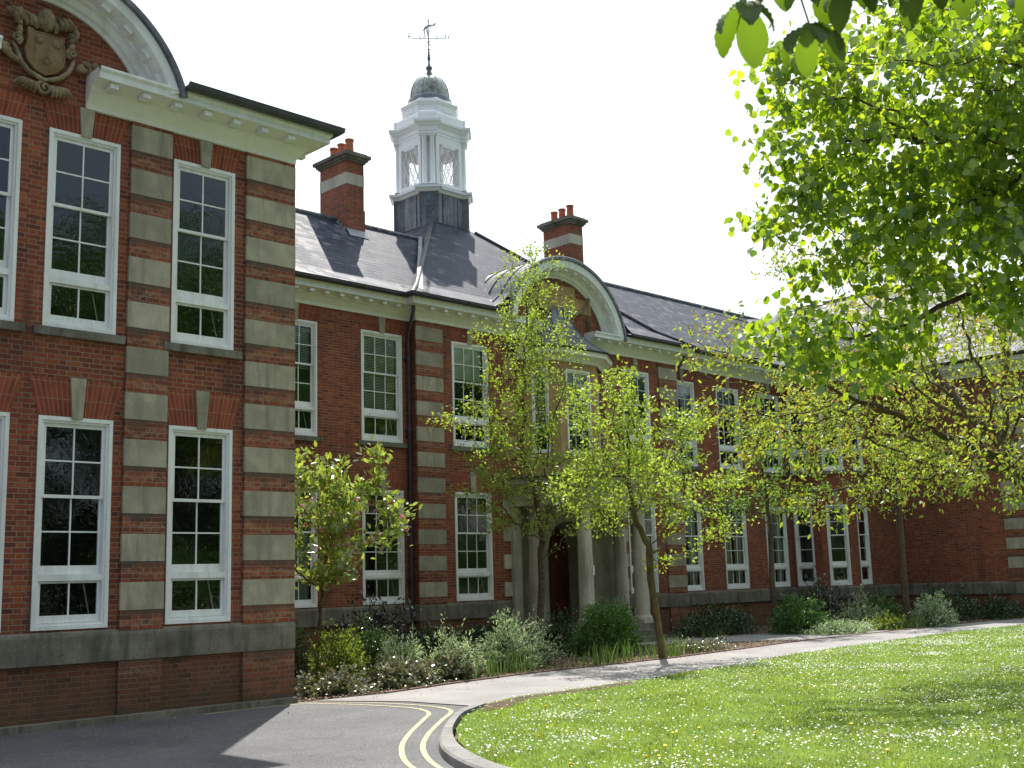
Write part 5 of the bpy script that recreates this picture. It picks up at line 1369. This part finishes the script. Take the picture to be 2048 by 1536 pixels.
shrub('purple_shrub', 'dark purple-leaved shrub under the window left of the downpipe', S, (16.9, 21.6, 0), (1.5, .9, 1.5), 190, 12, .12, .055, 'leaf_purple', 4, group=GS, ragged=.25)
shrub('evergreen_shrub', 'dark shrub against the wall below the first centre block window', S, (18.6, 21.9, 0), (1.5, .9, .95), 240, 12, .09, .04, 'leaf_dark', 5, group=GS)
shrub('evergreen_shrub', 'low dark shrub against the wall left of the porch steps', S, (21.4, 22.6, 0), (1.5, .8, .95), 240, 12, .09, .04, 'leaf_dark', 6, group=GS)
shrub('evergreen_shrub', 'dark shrub behind the tall many-stemmed tree trunk', S, (22.7, 21.3, 0), (.9, .8, 1.15), 240, 12, .07, .032, 'leaf_dark', 7, group=GS)
shrub('sage_bush', 'small silvery sage bush nearest the near wing', S, (14.15, 17.4, 0), (.62, .55, .92), 130, 14, .085, .026, 'leaf_silver', 8, group='silver-leaved sage bushes', ragged=.25)
shrub('sage_bush', 'silvery sage bush in the middle with spires sticking out of its top', S, (15.25, 17.2, 0), (.68, .6, 1.02), 150, 14, .085, .026, 'leaf_silver', 9, group='silver-leaved sage bushes', ragged=.3)
shrub('sage_bush', 'largest silver-green sage bush at the foot of the many-stemmed tree', S, (17.25, 17.75, 0), (.95, .8, 1.15), 250, 14, .085, .026, 'leaf_silver', 10, group='silver-leaved sage bushes', ragged=.25)
shrub('sage_bush', 'thin outlying sprays of sage right of the largest sage bush', S, (18.4, 18.0, 0), (.55, .5, .95), 60, 12, .08, .026, 'leaf_silver', 12, group='silver-leaved sage bushes', ragged=.35)
shrub('round_shrub', 'low bright green bush alone on the mulch', S, (21.1, 19.5, 0), (.32, .3, .45), 90, 12, .055, .024, 'leaf_mid', 13, group=GS)
shrub('round_shrub', 'big rounded glossy green bush in front of the right porch columns', S, (21.95, 19.1, 0), (1.08, .95, 1.42), 520, 15, .085, .034, 'leaf_mid', 14, group=GS, ragged=.1)
shrub('clipped_hedge', 'long low dark hedge along the wall right of the porch', 'hedge', (29.9, 21.6, 0), (2.3, .9, 1.0), 420, 14, .085, .038, 'leaf_dark', 15, ragged=.1)
shrub('round_shrub', 'large rounded green bush below the small dark tree', S, (31.5, 19.7, 0), (1.1, 1.0, 1.28), 430, 13, .085, .036, 'leaf_mid', 16, group=GS, ragged=.1)
shrub('purple_shrub', 'dark purple-leaved shrub behind the rounded bush under the narrow windows', S, (34.9, 21.0, 0), (1.5, 1.0, 1.65), 200, 12, .12, .055, 'leaf_purple', 17, group=GS, ragged=.25)
shrub('grey_shrub', 'feathery grey-green shrub left of the slim straight trunk', S, (34.9, 19.5, 0), (.9, .8, 1.05), 220, 14, .075, .024, 'leaf_silver', 18, group=GS, ragged=.3)
shrub('grey_shrub', 'dull green shrub right behind the slim straight trunk', S, (37.2, 20.0, 0), (1.3, .9, 1.15), 260, 13, .085, .03, 'leaf_mid', 19, group=GS)
shrub('sage_bush', 'rounded silver-green mound right of the slim straight trunk', S, (36.3, 17.75, 0), (.98, .8, 1.12), 250, 14, .09, .03, 'leaf_silver', 20, group='silver-leaved sage bushes', ragged=.12)
shrub('evergreen_shrub', 'dark shrub against the far wing wall behind the silver mound', S, (40.3, 19.2, 0), (2.0, 1.2, 1.25), 330, 13, .09, .04, 'leaf_dark', 21, group=GS)
shrub('evergreen_shrub', 'dark shrub at the far right end of the bed', S, (41.7, 17.9, 0), (1.3, .8, .9), 220, 13, .085, .04, 'leaf_dark', 22, group=GS)
def cover(name, label, base, size, n, per, L, Wd, mat, seed, **kw):
    return shrub(name, label, 'ground cover', base, size, n, per, L, Wd, mat, seed, **kw)
cover('bronze_plants', 'low bronze-leaved plants in front at the near wing corner', (12.0, 16.65, 0), (.85, .5, .42), 170, 10, .075, .05, 'leaf_bronze_low', 31, group='low bronze-leaved plants', ragged=.3, T=T_ROUND)
cover('bronze_plants', 'low bronze-leaved plants along the path below the silvery sages', (13.6, 16.75, 0), (1.0, .5, .52), 230, 10, .075, .05, 'leaf_bronze_low', 32, group='low bronze-leaved plants', ragged=.3, T=T_ROUND)
cover('bronze_plants', 'low bronze-leaved plants left of the iris blades', (14.95, 16.95, 0), (.75, .42, .55), 170, 10, .075, .05, 'leaf_bronze_low', 33, group='low bronze-leaved plants', ragged=.3, T=T_ROUND)
cover('low_plants', 'sparse low grey-green plants on the tongue of bed between the paths', (23.3, 17.6, 0), (1.5, .7, .32), 190, 8, .06, .03, 'leaf_bronze_low', 34, ragged=.3)
cover('silver_groundcover', 'low carpet of silver foliage beside the junction of the paths', (31.6, 18.3, 0), (1.7, .7, .42), 330, 9, .07, .035, 'leaf_silver', 35, ragged=.25)
cover('low_plants', 'straggling pale plants round the foot of the slim straight trunk', (34.2, 18.2, 0), (1.0, .6, .5), 160, 9, .07, .03, 'leaf_gold', 36, ragged=.35)
def blades(name, label, base, size, n, H, seed, w=.012, lean=.25):
    g = np.random.default_rng(seed); t = empty(name, base, label, 'plant', 'clumps of strap-leaved plants'); vs = []; fs = []; b = 0
    for i in range(n):
        x = base[0] + g.normal() * size[0] * .5; y = base[1] + g.normal() * size[1] * .5; h = H * g.uniform(.55, 1.1); a = g.uniform(0, 6.28); l = lean * h * g.uniform(.2, 1.6); fa = g.uniform(0, 6.28)
        ww = w * g.uniform(.7, 1.3)
        for j in range(5):
            tt = j / 4; cx_, cy_ = x + math.cos(a) * l * tt ** 2, y + math.sin(a) * l * tt ** 2; z = h * (tt - .12 * l / h * tt ** 3); k_ = ww * (1 - tt ** 2 * .92)
            vs += [(cx_ - math.cos(fa) * k_, cy_ - math.sin(fa) * k_, z), (cx_ + math.cos(fa) * k_, cy_ + math.sin(fa) * k_, z)]
        for j in range(4): fs.append((b + 2 * j, b + 2 * j + 1, b + 2 * j + 3, b + 2 * j + 2))
        b += 10
    np_mesh('leaves', vs, fs, 'leaf_blade', t)
blades('iris_clump', 'upright iris blades in front of the largest sage bush', (16.1, 16.9, 0), (1.3, .35), 80, .5, 41)
blades('iris_clump', 'upright strap leaves left of the leaning trunk', (19.5, 16.85, 0), (1.2, .35), 120, .5, 42)
blades('iris_clump', 'upright strap leaves right of the leaning trunk', (21.5, 17.0, 0), (.8, .3), 80, .5, 43)
blades('iris_clump', 'arching strap leaves at the foot of the slim straight trunk', (35.3, 17.9, 0), (1.4, .5), 130, .5, 44, .016, .6)
blades('iris_clump', 'small tuft of strap leaves before the long dark hedge', (27.4, 19.9, 0), (.5, .3), 40, .42, 45)

# bark chips and fallen petals over the bed
g = np.random.default_rng(8)
nx = np.array([p[0] for p in far_e]); ny = np.array([p[1] for p in far_e])
x = g.uniform(11, 42, 60000); y = np.interp(x, nx, ny) + .08 + g.random(60000) ** 1.6 * 5.2
br = [(24.6, 22.2), (24.9, 21.0), (27.9, 18.3), (28.3, 17.2), (34.0, 17.3), (31.6, 20.4), (28.6, 22.2)]
def inside(x, y, poly):
    r = np.zeros(len(x), bool); n = len(poly)
    for i in range(n):
        (x1, y1), (x2, y2) = poly[i], poly[(i + 1) % n]
        c = ((y1 > y) != (y2 > y)) & (x < (x2 - x1) * (y - y1) / ((y2 - y1) or 1e-9) + x1); r ^= c
    return r
ok = ~inside(x, y, br) & (y < 24.0); x, y = x[ok], y[ok]; k = len(x)
pos = np.stack([x, y, g.uniform(.008, .035, k)], 1)
v, f = leaves_arr(pos, unit(np.stack([g.normal(size=k), g.normal(size=k), g.normal(size=k) * .25], 1)), unit(g.normal(size=(k, 3)) * .3 + np.array([0, 0, 1])), g.uniform(.02, .065, k), g.uniform(.012, .03, k), T_DIAM)
tag(np_mesh('bark_chips', v, f, 'chips'), 'loose brown and pale bark chips covering the flower bed', 'bark chips', kind='stuff')

# a little litter blown on to the path and the road
g = np.random.default_rng(21); k = 420
x = g.uniform(6.5, 30, k); y = np.interp(x, nx, ny) - np.abs(g.normal(size=k)) * .55 - .05
rdm = x < 11.6; y[rdm] = 16.0 - np.abs(g.normal(size=rdm.sum())) * 1.6
pos = np.stack([x, y, np.full(k, .022)], 1)
v, f = leaves_arr(pos, unit(np.stack([g.normal(size=k), g.normal(size=k), g.normal(size=k) * .15], 1)), unit(g.normal(size=(k, 3)) * .25 + np.array([0, 0, 1])), g.uniform(.02, .05, k), g.uniform(.012, .028, k), T_DIAM)
tag(np_mesh('leaf_litter', v, f, 'chips'), 'scraps of dry leaf and bark blown over the path and road', 'leaf litter', kind='stuff')

# lawn: blades, daisies, dandelions
g = np.random.default_rng(12)
lx = np.array([p[0] for p in near_e]); ly = np.array([p[1] for p in near_e]) - .12
ky = np.array([p[1] for p in kin])[::-1]; kx = np.array([p[0] for p in kin])[::-1]
def on_lawn(x, y): return (y < np.where(x > 11.6, np.interp(x, lx, ly), 12.45)) & (x > np.interp(y, ky, kx)) & ~((x < 11.75) & (y > 12.4))
n = 330000
a = np.radians(g.uniform(36, 76, n)); r = 7.5 + 36 * g.random(n) ** 1.25
x, y = r * np.sin(a), r * np.cos(a); ok = on_lawn(x, y)
bare = (np.abs(y - (np.interp(x, lx, ly) - .25)) < .22) & (x < 15.6) & (x > 11.5) & (g.random(n) < .85)
ok &= ~bare; x, y, r = x[ok], y[ok], r[ok]; k = len(x)
pos = np.stack([x, y, np.full(k, .055)], 1)
tall = .7 + .6 * (np.sin(x * 2.1 + np.sin(y * 1.7)) * np.sin(y * 2.7) * .5 + .5)
v, f = leaves_arr(pos, unit(np.stack([g.normal(size=k) * .45, g.normal(size=k) * .45, np.ones(k)], 1)), unit(g.normal(size=(k, 3))), g.uniform(.025, .065, k) * tall, (.007 + r * .0004) * g.uniform(.7, 1.3, k),
                  (np.array([(-.5, 0, 0), (.5, 0, 0), (.25, .6, 0), (0, 1, .0)]), np.array([(0, 1, 2), (0, 2, 3)])))
tag(np_mesh('grass', v, f, 'grass'), 'short green lawn grass', 'grass', kind='stuff')
pe = [(11.75, 12.62), (13.0, 13.05), (14.35, 13.05), (15.7, 13.2), (15.6, 12.95), (14.3, 12.75), (13.1, 12.8), (12.3, 12.5), (11.8, 12.1), (11.2, 12.0), (11.3, 12.25)]
sheet('bare_earth', pe, .069, 'mulch')
cc = np.stack([g.uniform(8, 42, 260), g.uniform(-2, 15, 260)], 1)
n = 46000; ci = g.integers(0, 260, n); sc = g.uniform(.25, 1.5, 260)[ci]
x = cc[ci, 0] + g.normal(size=n) * sc; y = cc[ci, 1] + g.normal(size=n) * sc * .8
m2 = 9000; x = np.concatenate([x, g.uniform(8, 42, m2)]); y = np.concatenate([y, g.uniform(-2, 15, m2)])
ok = on_lawn(x, y) & (np.arctan2(x, y) < math.radians(74)) & (g.random(len(x)) < .8); x, y = x[ok], y[ok]; k = len(x)
an_ = np.arange(6) * math.pi / 3
hex_t = (np.stack([np.cos(an_) * .5, np.sin(an_) * .5 , np.where(np.arange(6) % 2, .1, .0)], 1), np.array([(0, 1, 2, 3, 4, 5)]))
pos = np.stack([x, y, g.uniform(.085, .125, k)], 1)
s_ = g.uniform(.018, .029, k)
v, f = leaves_arr(pos, unit(np.stack([g.normal(size=k), g.normal(size=k), g.normal(size=k) * .3], 1)), unit(g.normal(size=(k, 3)) * .35 + np.array([-.2, -.25, 1])), s_, s_, hex_t)
tag(np_mesh('daisies', v, f, 'petal'), 'white daisies scattered through the lawn', 'daisies', kind='stuff')
dl = [(12.05, 11.08), (11.74, 11.37), (9.46, 9.28), (10.93, 8.21), (10.43, 8.19), (9.62, 7.66), (9.04, 7.28), (8.95, 7.36), (8.2, 7.65), (10.91, 7.46), (12.11, 6.99), (10.53, 5.72), (15.96, 9.13), (15.59, 10.26)]
dm_ = MB(); dm_.lathe((0, 0), [(.003, -.05), (.003, -.004)], 5, 1); dm_.lathe((0, 0), [(.004, -.006), (.016, -.002), (.024, .006), (.02, .014), (.008, .018)], 10, 0)
d0 = dm_.build('dandelion', ['dandelion', 'stalk'], None, local=True)
dlab = ['yellow dandelion on the lawn near the bend of the path edge, right one of two', 'yellow dandelion near the bend of the path edge, left one of two', 'lone yellow dandelion left in the lawn near the kerb', 'upper of two neighbouring yellow dandelions in mid lawn',
        'lower of two neighbouring yellow dandelions in mid lawn', 'yellow dandelion between the mid-lawn pair and the close pair', 'right flower of the close pair of dandelions near the bottom edge', 'left flower of the close pair of dandelions near the bottom edge',
        'yellow dandelion near the kerb at the bottom edge', 'yellow dandelion just left of the tree shadow', 'yellow dandelion at the edge of the tree shadow', 'yellow dandelion at the bottom of the lawn below the tree shadow', 'farthest yellow dandelion above the tree shadow', 'far yellow dandelion left of the tree shadow']
for i, ((x, y), lb) in enumerate(zip(dl, dlab)):
    o = d0 if i == 0 else d0.copy()
    if i: COL.objects.link(o)
    o.location = (x, y, .115); o.rotation_euler = (.2, .1 * i % .4, i); tag(o, lb, 'dandelion', 'dandelions on the lawn')
